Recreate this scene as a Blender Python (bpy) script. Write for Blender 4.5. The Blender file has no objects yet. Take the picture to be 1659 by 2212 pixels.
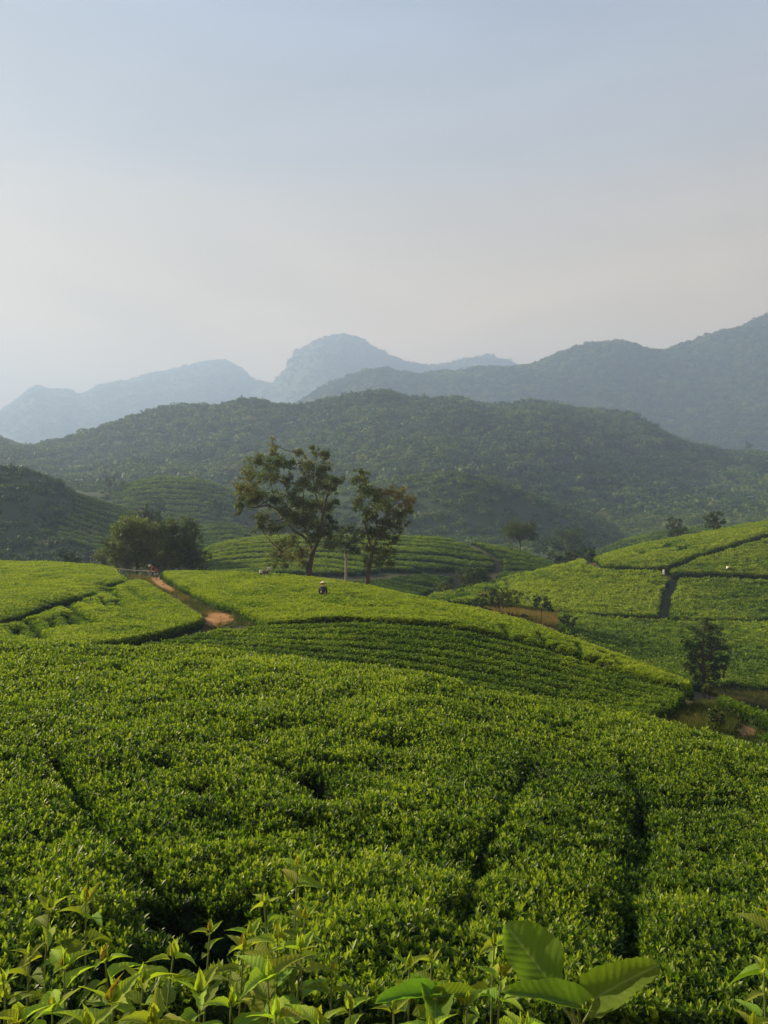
import bpy, bmesh, math, random
import numpy as np
from mathutils import Vector, Matrix, Euler

rnd = random.Random(7)
rng = np.random.default_rng(11)
S = bpy.context.scene
COL = S.collection
R = math.radians

# ------------------------------------------------------------------ camera
F = 1671.0            # focal length, in units of a 1659 px wide picture
CX, HY = 829.5, 1125.0
cam = bpy.data.cameras.new('camera')
cam.sensor_fit = 'VERTICAL'
cam.sensor_height = 24.0
cam.lens = 24.0 * F / 2212.0
cam.shift_y = (HY - 1106.0) / 2212.0
cam.clip_start = 0.05
cam.clip_end = 9000
camo = bpy.data.objects.new('camera', cam)
COL.objects.link(camo)
camo.location = (0, 0, 0)
camo.rotation_euler = (R(90), 0, 0)
S.camera = camo

# ------------------------------------------------------------------ light
SUN_AZ, SUN_EL = -64.0, 25.0      # degrees left of the view direction, above the horizon
world = bpy.data.worlds.new('World'); S.world = world; world.use_nodes = True
wn = world.node_tree.nodes; wl = world.node_tree.links
sky = wn.new('ShaderNodeTexSky'); sky.sky_type = 'NISHITA'; sky.sun_disc = False
sky.sun_elevation = R(SUN_EL); sky.sun_rotation = R(SUN_AZ)
sky.air_density = 1.0; sky.dust_density = 2.5; sky.ozone_density = 1.5
bg = wn['Background']; bg.inputs['Strength'].default_value = 0.05
# a thin milky veil of high cloud over the blue, paler and warmer towards the horizon all round
tc = wn.new('ShaderNodeTexCoord'); sx = wn.new('ShaderNodeSeparateXYZ'); wl.new(tc.outputs['Generated'], sx.inputs[0])
vr = wn.new('ShaderNodeValToRGB'); ve = vr.color_ramp.elements
ve[0].position = 0.0; ve[0].color = (12.0, 6.2, 1.2, 1); ve[1].position = 1.0; ve[1].color = (.85, 1.5, 2.8, 1)
e_ = ve.new(.27); e_.color = (6.2, 4.1, 1.7, 1); e_ = ve.new(.42); e_.color = (2.9, 2.8, 2.8, 1); e_ = ve.new(.62); e_.color = (1.25, 1.95, 3.2, 1)
wl.new(sx.outputs['Z'], vr.inputs['Fac'])
vn = wn.new('ShaderNodeTexNoise'); vn.inputs['Scale'].default_value = 1.6; vn.inputs['Detail'].default_value = 4; wl.new(tc.outputs['Generated'], vn.inputs['Vector'])
vm = wn.new('ShaderNodeMapRange'); vm.inputs['From Min'].default_value = .3; vm.inputs['From Max'].default_value = .7; vm.inputs['To Min'].default_value = .84; vm.inputs['To Max'].default_value = .95
wl.new(vn.outputs['Fac'], vm.inputs['Value'])
# faint stretched wisps
wm = wn.new('ShaderNodeMapping'); wm.inputs['Scale'].default_value = (1.2, 1.2, 4.5); wm.inputs['Rotation'].default_value = (0, R(24), R(30)); wl.new(tc.outputs['Generated'], wm.inputs['Vector'])
w2 = wn.new('ShaderNodeTexNoise'); w2.inputs['Scale'].default_value = 1.7; w2.inputs['Detail'].default_value = 6; w2.inputs['Distortion'].default_value = .8; wl.new(wm.outputs[0], w2.inputs['Vector'])
w3 = wn.new('ShaderNodeMapRange'); w3.inputs['From Min'].default_value = .3; w3.inputs['From Max'].default_value = .7; w3.inputs['To Min'].default_value = .84; w3.inputs['To Max'].default_value = 1.16; wl.new(w2.outputs['Fac'], w3.inputs['Value'])
w4 = wn.new('ShaderNodeVectorMath'); w4.operation = 'SCALE'; wl.new(vr.outputs['Color'], w4.inputs[0]); wl.new(w3.outputs[0], w4.inputs['Scale'])
vx = wn.new('ShaderNodeMix'); vx.data_type = 'RGBA'; wl.new(vm.outputs[0], vx.inputs['Factor']); wl.new(sky.outputs['Color'], vx.inputs['A']); wl.new(w4.outputs[0], vx.inputs['B'])
wl.new(vx.outputs['Result'], bg.inputs['Color'])
sl = bpy.data.lights.new('sun', 'SUN'); sl.energy = 5.0; sl.angle = R(0.6); sl.color = (1.0, 0.83, 0.50)
so = bpy.data.objects.new('sun', sl); COL.objects.link(so)
sv = Vector((math.sin(R(SUN_AZ))*math.cos(R(SUN_EL)), math.cos(R(SUN_AZ))*math.cos(R(SUN_EL)), math.sin(R(SUN_EL))))
so.rotation_euler = sv.to_track_quat('Z', 'Y').to_euler()
S.view_settings.view_transform = 'Standard'; S.view_settings.look = 'None'
S.view_settings.exposure = 1.74; S.view_settings.gamma = 1.0
S.view_settings.use_curve_mapping = False
S.cycles.volume_bounces = 1
S.cycles.max_bounces = 6; S.cycles.diffuse_bounces = 3; S.cycles.transmission_bounces = 4
S.cycles.caustics_reflective = False; S.cycles.caustics_refractive = False

# ------------------------------------------------------------------ helpers
def link(o, parent=None):
    COL.objects.link(o)
    if parent is not None: o.parent = parent
    return o
def tag(o, label=None, cat=None, group=None, kind=None):
    if label: o['label'] = label
    if cat: o['category'] = cat
    if group: o['group'] = group
    if kind: o['kind'] = kind
    return o
def empty(name, loc):
    o = bpy.data.objects.new(name, None); o.location = loc; o.empty_display_size = 0.2
    return link(o)
def mesh_np(name, V, Fq, mat=None, smooth=True):
    """V (n,3); Fq (m,3) or (m,4) int array"""
    me = bpy.data.meshes.new(name)
    V = np.asarray(V, dtype=np.float32); Fq = np.asarray(Fq, dtype=np.int32)
    m, k = Fq.shape
    me.vertices.add(len(V)); me.vertices.foreach_set('co', V.ravel())
    me.loops.add(m*k); me.loops.foreach_set('vertex_index', Fq.ravel())
    me.polygons.add(m); me.polygons.foreach_set('loop_start', np.arange(m, dtype=np.int32)*k)
    me.polygons.foreach_set('loop_total', np.full(m, k, dtype=np.int32))
    if smooth: me.polygons.foreach_set('use_smooth', np.ones(m, dtype=bool))
    me.update(calc_edges=True); me.validate()
    if mat: me.materials.append(mat)
    return me
def fattr(me, name, arr, dom='POINT'):
    a = me.attributes.new(name, 'FLOAT', dom); a.data.foreach_set('value', np.asarray(arr, dtype=np.float32))
def _h(ix, iy, s):
    n = (ix.astype(np.int64)*374761393 + iy.astype(np.int64)*668265263 + s*1274126177) & 0xffffffff
    n = ((n ^ (n >> 13)) * 1274126177) & 0xffffffff
    n = n ^ (n >> 16)
    return (n & 0xffff) / 65535.0
def vnoise(x, y, s=0):
    ix = np.floor(x); iy = np.floor(y); fx = x-ix; fy = y-iy
    fx = fx*fx*(3-2*fx); fy = fy*fy*(3-2*fy)
    a = _h(ix, iy, s); b = _h(ix+1, iy, s); c = _h(ix, iy+1, s); d = _h(ix+1, iy+1, s)
    return (a*(1-fx)+b*fx)*(1-fy) + (c*(1-fx)+d*fx)*fy
def fbm(x, y, sc, octv=3, s=0):
    r = 0; a = 1; t = 0
    for k in range(octv):
        r = r + a*vnoise(x/sc*2**k + 17.3*k, y/sc*2**k + 5.1*k, s+k); t += a; a *= .5
    return r/t*2-1
def sstep(a, b, x):
    t = np.clip((x-a)/(b-a), 0, 1); return t*t*(3-2*t)

# ------------------------------------------------------------------ land form
# every row of the land: (distance knots, height knots) given over the bearing px
def yz(d, z): return HY - F*z/d       # height -> row value
ROWS = [
 ([(0,0.4)],                                                   [(0, ('z',-0.9))]),
 ([(0,2.2)],                                                   [(0, ('z',-1.9))]),
 ([(0,3.5)],                                                   [(-300,('z',-2.40)),(830,('z',-2.45)),(1659,('z',-2.6)),(2300,('z',-2.8))]),
 ([(0,6)],                                                     [(-300,('z',-2.6)),(0,('z',-2.65)),(830,('z',-2.78)),(1659,('z',-3.0)),(2300,('z',-3.3))]),
 ([(0,9)],                                                     [(-300,('z',-2.75)),(0,('z',-2.8)),(830,('z',-2.98)),(1659,('z',-3.4)),(2300,('z',-3.9))]),
 ([(-300,19),(200,19),(400,18),(600,17),(800,15.8),(1000,15),(1200,14.5),(1400,14),(1659,13),(2200,11)],
  [(-300,1385),(0,1395),(200,1403),(400,1413),(600,1430),(800,1454),(911,1467),(1000,1487),(1136,1518),(1200,1531),(1400,1562),(1530,1588),(1659,1619),(2200,1760)]),
 ([(-300,24.5),(0,24),(400,23.2),(800,21.5),(1000,20.5),(1200,19.2),(1400,18),(1530,16.8),(1659,15.6),(2200,13)],
  [(-300,1412),(0,1417),(400,1438),(800,1488),(1000,1530),(1200,1580),(1400,1604),(1530,1625),(1659,1650),(2200,1800)]),
 ([(-300,28),(0,27.5),(400,27),(800,25.5),(1000,24.3),(1200,23),(1400,21.5),(1530,20),(1659,18.5),(2200,15)],
  [(-300,1396),(0,1400),(200,1407),(400,1419),(600,1437),(800,1467),(1000,1500),(1200,1540),(1400,1561),(1480,1560),(1530,1572),(1659,1610),(2200,1760)]),
 ([(-300,38),(0,37),(750,36),(911,35),(1001,34),(1092,33),(1181,31.5),(1272,30),(1362,28.5),(1452,27),(1515,25.8),(1659,22),(2200,17)],
  [(-300,1335),(0,1337),(200,1342),(400,1348),(600,1344),(750,1337),(911,1343),(1001,1354),(1092,1376),(1181,1394),(1272,1421),(1362,1453),(1452,1475),(1515,1495),(1578,1520),(1629,1540),(1659,1553),(2200,1720)]),
 ([(-300,80),(0,78),(250,76),(340,72),(560,64),(700,58),(800,54),(911,49),(1032,43),(1136,39),(1272,34.5),(1407,30.5),(1497,28.2),(1530,27.2),(1607,25.3),(1659,24),(2200,19)],
  [(-300,1207),(0,1213),(100,1214),(200,1221),(250,1227),(300,1232),(340,1235),(560,1238),(700,1252),(800,1268),(911,1292),(1032,1317),(1136,1344),(1272,1394),(1407,1443),(1497,1479),(1520,1490),(1563,1502),(1607,1516),(1659,1538),(2200,1690)]),
 ([(-300,98),(0,95),(400,83),(560,74),(700,68),(800,64),(911,59),(1032,53),(1136,48),(1272,44),(1407,41),(1530,39),(1659,38),(2200,36)],
  [(-300,('z',-13)),(0,('z',-12)),(300,('z',-9)),(450,('z',-8)),(700,('z',-7.6)),(800,('z',-8)),(911,('z',-8.6)),(1032,('z',-8.8)),(1136,('z',-9.2)),(1272,('z',-10)),(1407,('z',-10.7)),(1530,('z',-11.0)),(1659,('z',-11.2)),(2200,('z',-13))]),
 ([(-300,112),(0,110),(400,94),(560,86),(700,82),(800,78),(911,72),(1032,64),(1136,58),(1272,54),(1407,53),(1530,53),(1659,54),(2200,54)],
  [(-300,('z',-18)),(0,('z',-16)),(300,('z',-12)),(450,('z',-10)),(600,1266),(700,1270),(800,1285),(911,1306),(1032,1328),(1136,1358),(1272,1418),(1407,1468),(1530,1482),(1659,1490),(2200,1500)]),
 ([(-300,126),(0,124),(400,100),(560,96),(700,92),(800,88),(911,80),(1032,76),(1195,78),(1659,80),(2200,82)],
  [(-300,('z',-20)),(0,('z',-18)),(300,('z',-13)),(450,('z',-10.2)),(600,1255),(700,1256),(800,1274),(911,1296),(1032,1304),(1195,1321),(1305,1330),(1427,1339),(1659,1343),(2200,1345)]),
 ([(-300,140),(0,136),(400,107),(560,103),(700,100),(800,97),(911,88),(930,87),(1050,96),(1150,103),(1250,109),(1300,113),(1400,120),(1500,125),(1659,130),(2200,145)],
  [(-300,('z',-21)),(0,('z',-19)),(300,('z',-13)),(450,1262),(600,1246),(700,1247),(800,1263),(900,1291),(930,1290),(1050,1263),(1150,1238),(1250,1215),(1300,1202),(1400,1176),(1500,1158),(1600,1139),(1659,1129),(2200,1040)]),
 ([(-300,155),(0,150),(300,130),(450,114),(600,112),(800,109),(911,104),(1000,108),(1100,113),(1210,119),(1250,124),(1400,136),(1659,148),(2200,165)],
  [(-300,('z',-20)),(0,('z',-18)),(300,('z',-12)),(450,1240),(600,1231),(700,1232),(800,1247),(911,1268),(1000,1284),(1100,1268),(1210,1244),(1250,1240),(1400,1206),(1659,1162),(2200,1100)]),
 ([(-300,172),(0,168),(300,150),(450,138),(560,148),(880,150),(1000,148),(1100,143),(1160,138),(1210,134),(1250,138),(1400,152),(1659,166),(2200,185)],
  [(-300,('z',-12)),(0,('z',-10)),(200,('z',-11)),(300,1215),(400,1205),(430,1191),(450,1182),(500,1169),(560,1160),(640,1158),(800,1158),(880,1160),(950,1163),(1000,1170),(1100,1185),(1160,1202),(1210,1222),(1250,1234),(1400,1200),(1659,1165),(2200,1110)]),
 ([(0,190)],
  [(-300,1085),(0,1110),(140,1150),(200,1165),(300,1185),(450,1190),(700,1190),(1000,1196),(1200,1230),(1290,1222),(1400,1195),(1659,1168),(2200,1120)]),
 ([(0,225)],
  [(-300,985),(0,1006),(60,1013),(100,1030),(140,1052),(150,1064),(200,1078),(250,1093),(300,1110),(340,1125),(380,1135),(430,1138),(500,1132),(560,1150),(620,1166),(700,1172),(1000,1180),(1200,1200),(1290,1196),(1340,1170),(1420,1151),(1500,1142),(1659,1140),(2200,1100)]),
 ([(0,270)],
  [(-300,1080),(0,1100),(300,1140),(560,1160),(700,1165),(1000,1160),(1200,1185),(1290,1200),(1420,1165),(1659,1150),(2200,1120)]),
 ([(0,325)],
  [(-300,1050),(0,1062),(150,1068),(239,1068),(295,1050),(350,1042),(421,1047),(464,1057),(520,1080),(580,1092),(700,1080),(800,1058),(870,1042),(950,1032),(1050,1042),(1150,1077),(1230,1112),(1300,1152),(1340,1160),(1420,1150),(1659,1140),(2200,1120)]),
 ([(0,385)],
  [(-300,1060),(0,1065),(300,1062),(500,1080),(700,1080),(870,1065),(1050,1065),(1200,1105),(1300,1130),(1659,1115),(2200,1090)]),
 ([(0,500)],
  [(-300,1015),(0,1030),(150,1040),(300,1015),(500,1000),(800,985),(1000,980),(1150,985),(1300,1010),(1500,1050),(1659,1060),(2200,1040)]),
 ([(-300,820),(0,800),(600,760),(1150,700),(1659,640),(2200,640)],
  [(-300,940),(0,956),(60,966),(130,966),(200,950),(280,925),(380,899),(470,889),(530,876),(600,890),(650,888),(700,879),(830,867),(880,884),(940,888),(980,872),(1060,872),(1150,860),(1200,870),(1280,898),(1380,918),(1430,943),(1500,973),(1560,983),(1620,978),(1659,982),(2200,950)]),
 ([(-300,960),(1659,830)],
  [(0,1060),(1659,1060)]),
 ([(0,1150)],
  [(-300,1060),(600,1040),(1100,960),(1400,950),(1659,900),(2200,850)]),
 ([(0,1500)],
  [(-300,1010),(0,1000),(400,960),(600,905),(650,880),(700,852),(750,833),(790,821),(830,815),(900,823),(980,819),(1050,808),(1150,793),(1250,768),(1300,753),(1345,748),(1400,768),(1440,775),(1500,758),(1560,725),(1659,684),(1900,610),(2200,580)]),
 ([(0,1900)],
  [(-300,1050),(0,1040),(600,1000),(1100,900),(2200,800)]),
 ([(-300,3250),(520,3200),(600,2750),(680,2600),(2200,2600)],
  [(-300,915),(0,910),(34,881),(60,862),(79,850),(101,859),(146,857),(171,864),(212,850),(270,841),(320,828),(380,815),(440,799),(480,797),(520,815),(550,838),(590,845),(615,815),(640,772),(690,742),(740,734),(780,746),(850,786),(930,806),(1000,794),(1060,780),(1100,792),(1200,840),(1659,860),(2200,860)]),
 ([(-300,3750),(520,3700),(680,3200),(2200,3200)],
  [(0,1060),(1659,1060)]),
]
PXG = np.concatenate([np.linspace(-2400,-120,90)[:-1], np.arange(-120,1780,4.0), np.linspace(1780,4200,90)])
NR = len(ROWS)
Dk = np.zeros((NR, len(PXG))); Zk = np.zeros((NR, len(PXG)))
def smooth_px(v, w=5):
    k = np.hanning(2*w+3)[1:-1]; k /= k.sum()
    p = np.pad(v, len(k)//2, mode='edge'); return np.convolve(p, k, mode='valid')
for i, (dk, yk) in enumerate(ROWS):
    d = np.interp(PXG, [a for a,_ in dk], [b for _,b in dk])
    z = np.interp(PXG, [a for a,_ in yk],
        [ (b[1] if isinstance(b, tuple) else -(b-HY)/F*float(np.interp(a,[q for q,_ in dk],[w for _,w in dk]))) for a,b in yk])
    # heights between knots follow the sight line rather than the chord
    yy = np.array([(HY - F*b[1]/float(np.interp(a,[q for q,_ in dk],[w for _,w in dk])) if isinstance(b, tuple) else b) for a,b in yk])
    py = np.interp(PXG, [a for a,_ in yk], yy)
    d = smooth_px(d, 7); w = 4 if i < 22 else 2
    py = smooth_px(py, w)
    Dk[i] = d; Zk[i] = -(py-HY)/F*d
for i in range(1, NR):
    Dk[i] = np.maximum(Dk[i], Dk[i-1]*1.015)
# monotone cubic in distance, per bearing
LD = np.linspace(math.log(0.4), math.log(3800), 1380); DG = np.exp(LD)
hk = np.diff(Dk, axis=0); dl = np.diff(Zk, axis=0)/hk
mk = np.zeros_like(Zk)
w1 = 2*hk[1:]+hk[:-1]; w2 = hk[1:]+2*hk[:-1]
same = (dl[1:]*dl[:-1]) > 0
with np.errstate(divide='ignore', invalid='ignore'):
    hm = (w1+w2)/(w1/dl[:-1]+w2/dl[1:])
mk[1:-1] = np.where(same, hm, 0); mk[0] = dl[0]; mk[-1] = dl[-1]
TG = np.zeros((len(DG), len(PXG))); KG = np.zeros_like(TG)
for j in range(len(PXG)):
    idx = np.clip(np.searchsorted(Dk[:,j], DG)-1, 0, NR-2)
    h = hk[idx,j]; t = np.clip((DG-Dk[idx,j])/h, 0, 1)
    TG[:,j] = ((1+2*t)*(1-t)**2)*Zk[idx,j] + t*(1-t)**2*h*mk[idx,j] + t*t*(3-2*t)*Zk[idx+1,j] + t*t*(t-1)*h*mk[idx+1,j]
    KG[:,j] = idx+t
def _look(G, x, y):
    y = np.maximum(y, 0.4); px = CX + F*x/y
    fi = np.interp(px, PXG, np.arange(len(PXG))); fj = np.clip((np.log(y)-LD[0])/(LD[1]-LD[0]), 0, len(DG)-1.001)
    i = np.minimum(fi.astype(int), len(PXG)-2); j = fj.astype(int); a = fi-i; b = fj-j
    return (G[j,i]*(1-a)+G[j,i+1]*a)*(1-b) + (G[j+1,i]*(1-a)+G[j+1,i+1]*a)*b
def T(x, y):     # top of the vegetation
    x = np.asarray(x, float); y = np.asarray(y, float)
    z = _look(TG, x, y)
    far = sstep(240, 400, y)*(1-sstep(700, 900, y)*.0)
    z = z + far*(fbm(x, y, 95, 3, 3)*0.018 + np.abs(fbm(x*1.0+y*.35, y*.6, 120, 2, 9))*-0.030+.006)*np.minimum(y, 900)*.75 + far*0.006*y
    return z
def Krow(x, y): return _look(KG, np.asarray(x, float), np.asarray(y, float))
HT = 0.75
def H_(y): return np.interp(y, [14, 24, 45, 70], [.62, .50, .46, .58])
def G(x, y): return T(x, y) - H_(np.asarray(y, float))     # bare ground
def hit(px, py, d0, d1, g=False):
    """where the sight line to (px,py) meets the land between d0 and d1"""
    ds = np.linspace(d0, d1, 500); xs = (px-CX)/F*ds
    zz = (G if g else T)(xs, ds); los = -(py-HY)/F*ds
    w = np.nonzero(zz >= los)[0]
    d = ds[w[0]] if len(w) else d1
    x = (px-CX)/F*d
    return np.array([x, d])
def poly(pts):   # pts: (px,py,d0,d1) or (px, d) tuples
    out = []
    for p in pts:
        if len(p) == 2: out.append(((p[0]-CX)/F*p[1], p[1]))
        else: out.append(tuple(hit(*p)))
    return np.array(out)
def seg_dist(x, y, P, closed):
    best = np.full(x.shape, 1e9)
    n = len(P)
    for i in range(n if closed else n-1):
        a = P[i]; b = P[(i+1) % n]; ab = b-a; L = max(ab@ab, 1e-9)
        t = np.clip(((x-a[0])*ab[0]+(y-a[1])*ab[1])/L, 0, 1)
        best = np.minimum(best, np.hypot(x-a[0]-t*ab[0], y-a[1]-t*ab[1]))
    return best
def inside(x, y, P):
    c = np.zeros(x.shape, bool); n = len(P)
    for i in range(n):
        x1, y1 = P[i]; x2, y2 = P[(i+1) % n]
        if y1 == y2: continue
        k = ((y1 > y) != (y2 > y)) & (x < (x2-x1)*(y-y1)/(y2-y1)+x1); c ^= k
    return c
def sdist(x, y, P):
    d = seg_dist(x, y, P, True); return np.where(inside(x, y, P), d, -d)

# ------------------------------------------------------------------ materials
def nodes(name):
    m = bpy.data.materials.new(name); m.use_nodes = True
    nt = m.node_tree; nt.nodes.clear(); return m, nt.nodes, nt.links
def ramp(N, L, fac, stops):
    r = N.new('ShaderNodeValToRGB'); e = r.color_ramp.elements
    while len(e) < len(stops): e.new(0.5)
    for k, (p, c) in enumerate(stops):
        e[k].position = p; e[k].color = (*c, 1)
    L.new(fac, r.inputs['Fac']); return r.outputs['Color']
def mixc(N, L, fac, a, b, mode='MIX'):
    m = N.new('ShaderNodeMix'); m.data_type = 'RGBA'; m.blend_type = mode
    for s, v in ((m.inputs['Factor'], fac), (m.inputs['A'], a), (m.inputs['B'], b)):
        if hasattr(v, 'is_linked'): L.new(v, s)
        elif isinstance(v, tuple): s.default_value = (*v, 1)
        else: s.default_value = v
    return m.outputs['Result']
def noise(N, L, scale, detail=3, obj=False, rough=.55):
    n = N.new('ShaderNodeTexNoise'); n.inputs['Scale'].default_value = scale
    n.inputs['Detail'].default_value = detail; n.inputs['Roughness'].default_value = rough
    if obj:
        t = N.new('ShaderNodeTexCoord'); L.new(t.outputs['Object'], n.inputs['Vector'])
    else:
        g = N.new('ShaderNodeNewGeometry'); L.new(g.outputs['Position'], n.inputs['Vector'])
    return n
def leaf_mat(name, stops, trans=0.35, rough=0.5, inst=True, young=True, spec=0.22, tmul=(1.25,1.3,.55)):
    """stops: colour over tint 0..1 (old leaf .. fresh leaf)"""
    m, N, L = nodes(name)
    out = N.new('ShaderNodeOutputMaterial')
    add = N.new('ShaderNodeMath'); add.operation = 'ADD'
    if inst:
        a = N.new('ShaderNodeAttribute'); a.attribute_type = 'INSTANCER'; a.attribute_name = 'tint'
    else:
        a = N.new('ShaderNodeAttribute'); a.attribute_name = 'tint'
    L.new(a.outputs['Fac'], add.inputs[0])
    if young:
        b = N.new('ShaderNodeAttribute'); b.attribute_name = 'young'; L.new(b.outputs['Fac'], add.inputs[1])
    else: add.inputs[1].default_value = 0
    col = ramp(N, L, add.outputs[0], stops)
    p = N.new('ShaderNodeBsdfPrincipled'); L.new(col, p.inputs['Base Color'])
    p.inputs['Roughness'].default_value = rough; p.inputs['Specular IOR Level'].default_value = spec
    tr = N.new('ShaderNodeBsdfTranslucent')
    tc = mixc(N, L, 1.0, col, tmul, 'MULTIPLY'); L.new(tc, tr.inputs['Color'])
    mx = N.new('ShaderNodeMixShader'); mx.inputs[0].default_value = trans
    L.new(p.outputs[0], mx.inputs[1]); L.new(tr.outputs[0], mx.inputs[2]); L.new(mx.outputs[0], out.inputs['Surface'])
    return m
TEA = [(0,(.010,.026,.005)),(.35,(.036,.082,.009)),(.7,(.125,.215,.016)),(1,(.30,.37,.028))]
M_tea = leaf_mat('tea_leaf', TEA, .47, .42, spec=.32)
M_tea_mid = leaf_mat('tea_leaf_mid', TEA, .47, .58, spec=.18)
M_tea_far = leaf_mat('tea_leaf_distant', TEA, .42, .6, spec=.2)
FOR = [(0,(.014,.036,.011)),(.4,(.050,.110,.022)),(.75,(.12,.18,.034)),(1,(.21,.23,.06))]
M_forest = leaf_mat('forest_leaf', FOR, .25, .6, spec=.15)
def plain(name, stops, scale=3, rough=.85, bump=0.0, spec=.2, obj=False, detail=5):
    m, N, L = nodes(name); out = N.new('ShaderNodeOutputMaterial')
    n = noise(N, L, scale, detail, obj)
    col = ramp(N, L, n.outputs['Fac'], stops)
    p = N.new('ShaderNodeBsdfPrincipled'); L.new(col, p.inputs['Base Color'])
    p.inputs['Roughness'].default_value = rough; p.inputs['Specular IOR Level'].default_value = spec
    if bump:
        b = N.new('ShaderNodeBump'); b.inputs['Strength'].default_value = bump; b.inputs['Distance'].default_value = .05
        L.new(n.outputs['Fac'], b.inputs['Height']); L.new(b.outputs[0], p.inputs['Normal'])
    L.new(p.outputs[0], out.inputs['Surface']); return m
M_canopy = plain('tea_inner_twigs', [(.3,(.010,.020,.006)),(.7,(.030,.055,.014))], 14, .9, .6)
M_ground = plain('grassy_earth', [(.3,(.026,.034,.012)),(.52,(.050,.048,.020)),(.72,(.085,.055,.028))], 1.6, .95, .5)
M_floor = plain('forest_floor', [(.3,(.018,.034,.014)),(.7,(.045,.065,.025))], .08, .95)
M_mount = plain('mountain_cover', [(.3,(.020,.036,.018)),(.7,(.045,.065,.030))], .03, .95)
M_soil = plain('red_soil', [(.25,(.17,.080,.028)),(.5,(.31,.150,.052)),(.75,(.40,.24,.10))], 2.2, .95, .5)
M_soil2 = plain('dry_brown_soil', [(.3,(.07,.040,.020)),(.5,(.13,.065,.032)),(.72,(.10,.10,.035))], 1.0, .95, .5)
M_bark = plain('grey_brown_bark', [(.3,(.035,.028,.020)),(.7,(.095,.080,.060))], 6, .9, .5, obj=True)
M_bark_pale = plain('pale_bark', [(.3,(.16,.15,.12)),(.7,(.36,.34,.28))], 5, .8, .3, obj=True)

# ------------------------------------------------------------------ ground sheets
us = np.concatenate([np.linspace(-1.9,-.58,34)[:-1], np.arange(-.58,.60,.0042), np.linspace(.60,1.95,34)])
def sheet(name, dvals, mat, drop=HT, u=us, bury=0.0):
    U, D = np.meshgrid(u, dvals); X = U*D
    Z = T(X, D) - (drop if drop is not None else H_(D)) - bury
    V = np.stack([X, D, Z], -1).reshape(-1, 3); nu = len(u)
    i = np.arange(len(dvals)-1)[:,None]*nu + np.arange(nu-1)[None,:]
    Fq = np.stack([i, i+1, i+nu+1, i+nu], -1).reshape(-1, 4)
    return mesh_np(name, V, Fq, mat)
d_near = np.exp(np.arange(math.log(.5), math.log(165), .014))
o = link(bpy.data.objects.new('ground', sheet('ground', d_near, M_ground, None))); tag(o, kind='structure', label='grassy earth under the tea fields')
d_m0 = np.exp(np.linspace(math.log(d_near[-1]), math.log(345), 70))
o = link(bpy.data.objects.new('hills', sheet('foothills', d_m0, M_floor, None))); tag(o, kind='structure', label='low foothills of the valley')
d_mid = np.exp(np.linspace(math.log(345), math.log(900), 150))
o = link(bpy.data.objects.new('hills', sheet('hills', d_mid, M_floor, HT+2.2))); tag(o, kind='structure', label='forested ridge across the valley')
d_far = np.exp(np.linspace(math.log(d_mid[-1]), math.log(1880), 130))
uf = np.concatenate([np.linspace(-1.9,-.58,34)[:-1], np.arange(-.58,.60,.0022), np.linspace(.60,1.95,34)])
o = link(bpy.data.objects.new('mountain', sheet('mountain', d_far, M_mount, 3.5, uf))); tag(o, kind='structure', label='blue mountain rising to the right')
d_ff = np.exp(np.linspace(math.log(1880), math.log(3720), 120))
o = link(bpy.data.objects.new('mountain', sheet('mountain_far', d_ff, M_mount, 0, uf))); tag(o, kind='structure', label='faint dome shaped mountain in the haze')
V = np.array([(-40,-30,-1.65),(40,-30,-1.65),(40,.55,-1.70),(-40,.55,-1.70)], float)
o = link(bpy.data.objects.new('ground', mesh_np('ground_back', V, np.array([[0,1,2,3]]), M_ground))); tag(o, kind='structure', label='earth bank at the viewpoint')

def drape(name, P, mat, lift=.02, step=.25, label=None, jag=.12):
    """a sheet lying on the ground inside polygon P, ragged edge"""
    x0, y0 = P.min(0)-.3; x1, y1 = P.max(0)+.3
    xs = np.arange(x0, x1, step); ys = np.arange(y0, y1, step)
    X, Y = np.meshgrid(xs, ys); s = sdist(X, Y, P) + fbm(X, Y, 1.1, 3, 31)*jag
    nx = len(xs)
    ok = s > 0
    i = np.arange(len(ys)-1)[:,None]*nu_(nx) + np.arange(nx-1)[None,:]
    Fq = np.stack([i, i+1, i+nx+1, i+nx], -1).reshape(-1, 4)
    keep = ok.ravel()[Fq].sum(1) >= 3
    Z = G(X, Y) + lift
    V = np.stack([X, Y, Z], -1).reshape(-1, 3); Fq = Fq[keep]
    used, inv = np.unique(Fq, return_inverse=True)
    o = link(bpy.data.objects.new(name, mesh_np(name, V[used], inv.reshape(-1, 4), mat)))
    return tag(o, label, kind='structure')
def nu_(n): return n

# ------------------------------------------------------------------ tea fields
# each: name, label, polygon, rows per land row, groove depth, tint bias, gaps
NE = dict(d0=3.2, d1=24)
def h1(px, py): return (px, py, 20, 85)
crestC = [(-420,80.5),(-300,80.5),(0,79),(120,78.5),(200,78),(255,77)]
C = poly(crestC + [(262,1238,40,80),(275,1248,40,80),(320,1256,40,80),(372,1286,40,80),(438,1325,30,80),(446,1336,30,60),
        (430,1343,25,60),(350,1367,25,60),(250,1386,25,60),(180,1398,22,60)] + [(90,28.5),(0,28.2),(-420,28.5)])
Dp = poly([(340,1238,40,74),(380,1265,40,74),(440,1296,30,74),(500,1316,30,74),(565,1346,30,70),(640,1340,30,60),(780,1335,30,60),(911,1342,28,55),
        (1001,1353,28,50),(1092,1374,28,45),(1181,1392,25,40),(1272,1419,25,36),(1362,1451,24,33),(1452,1474,24,30),(1508,1489,22,29.5),
        (1512,29),(1497,30.2),(1407,32.6),(1272,36.6),(1136,41.2),(1032,45.5),(911,51.8),(800,57),(700,61),(560,67),(450,70.5),(352,73)])
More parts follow.
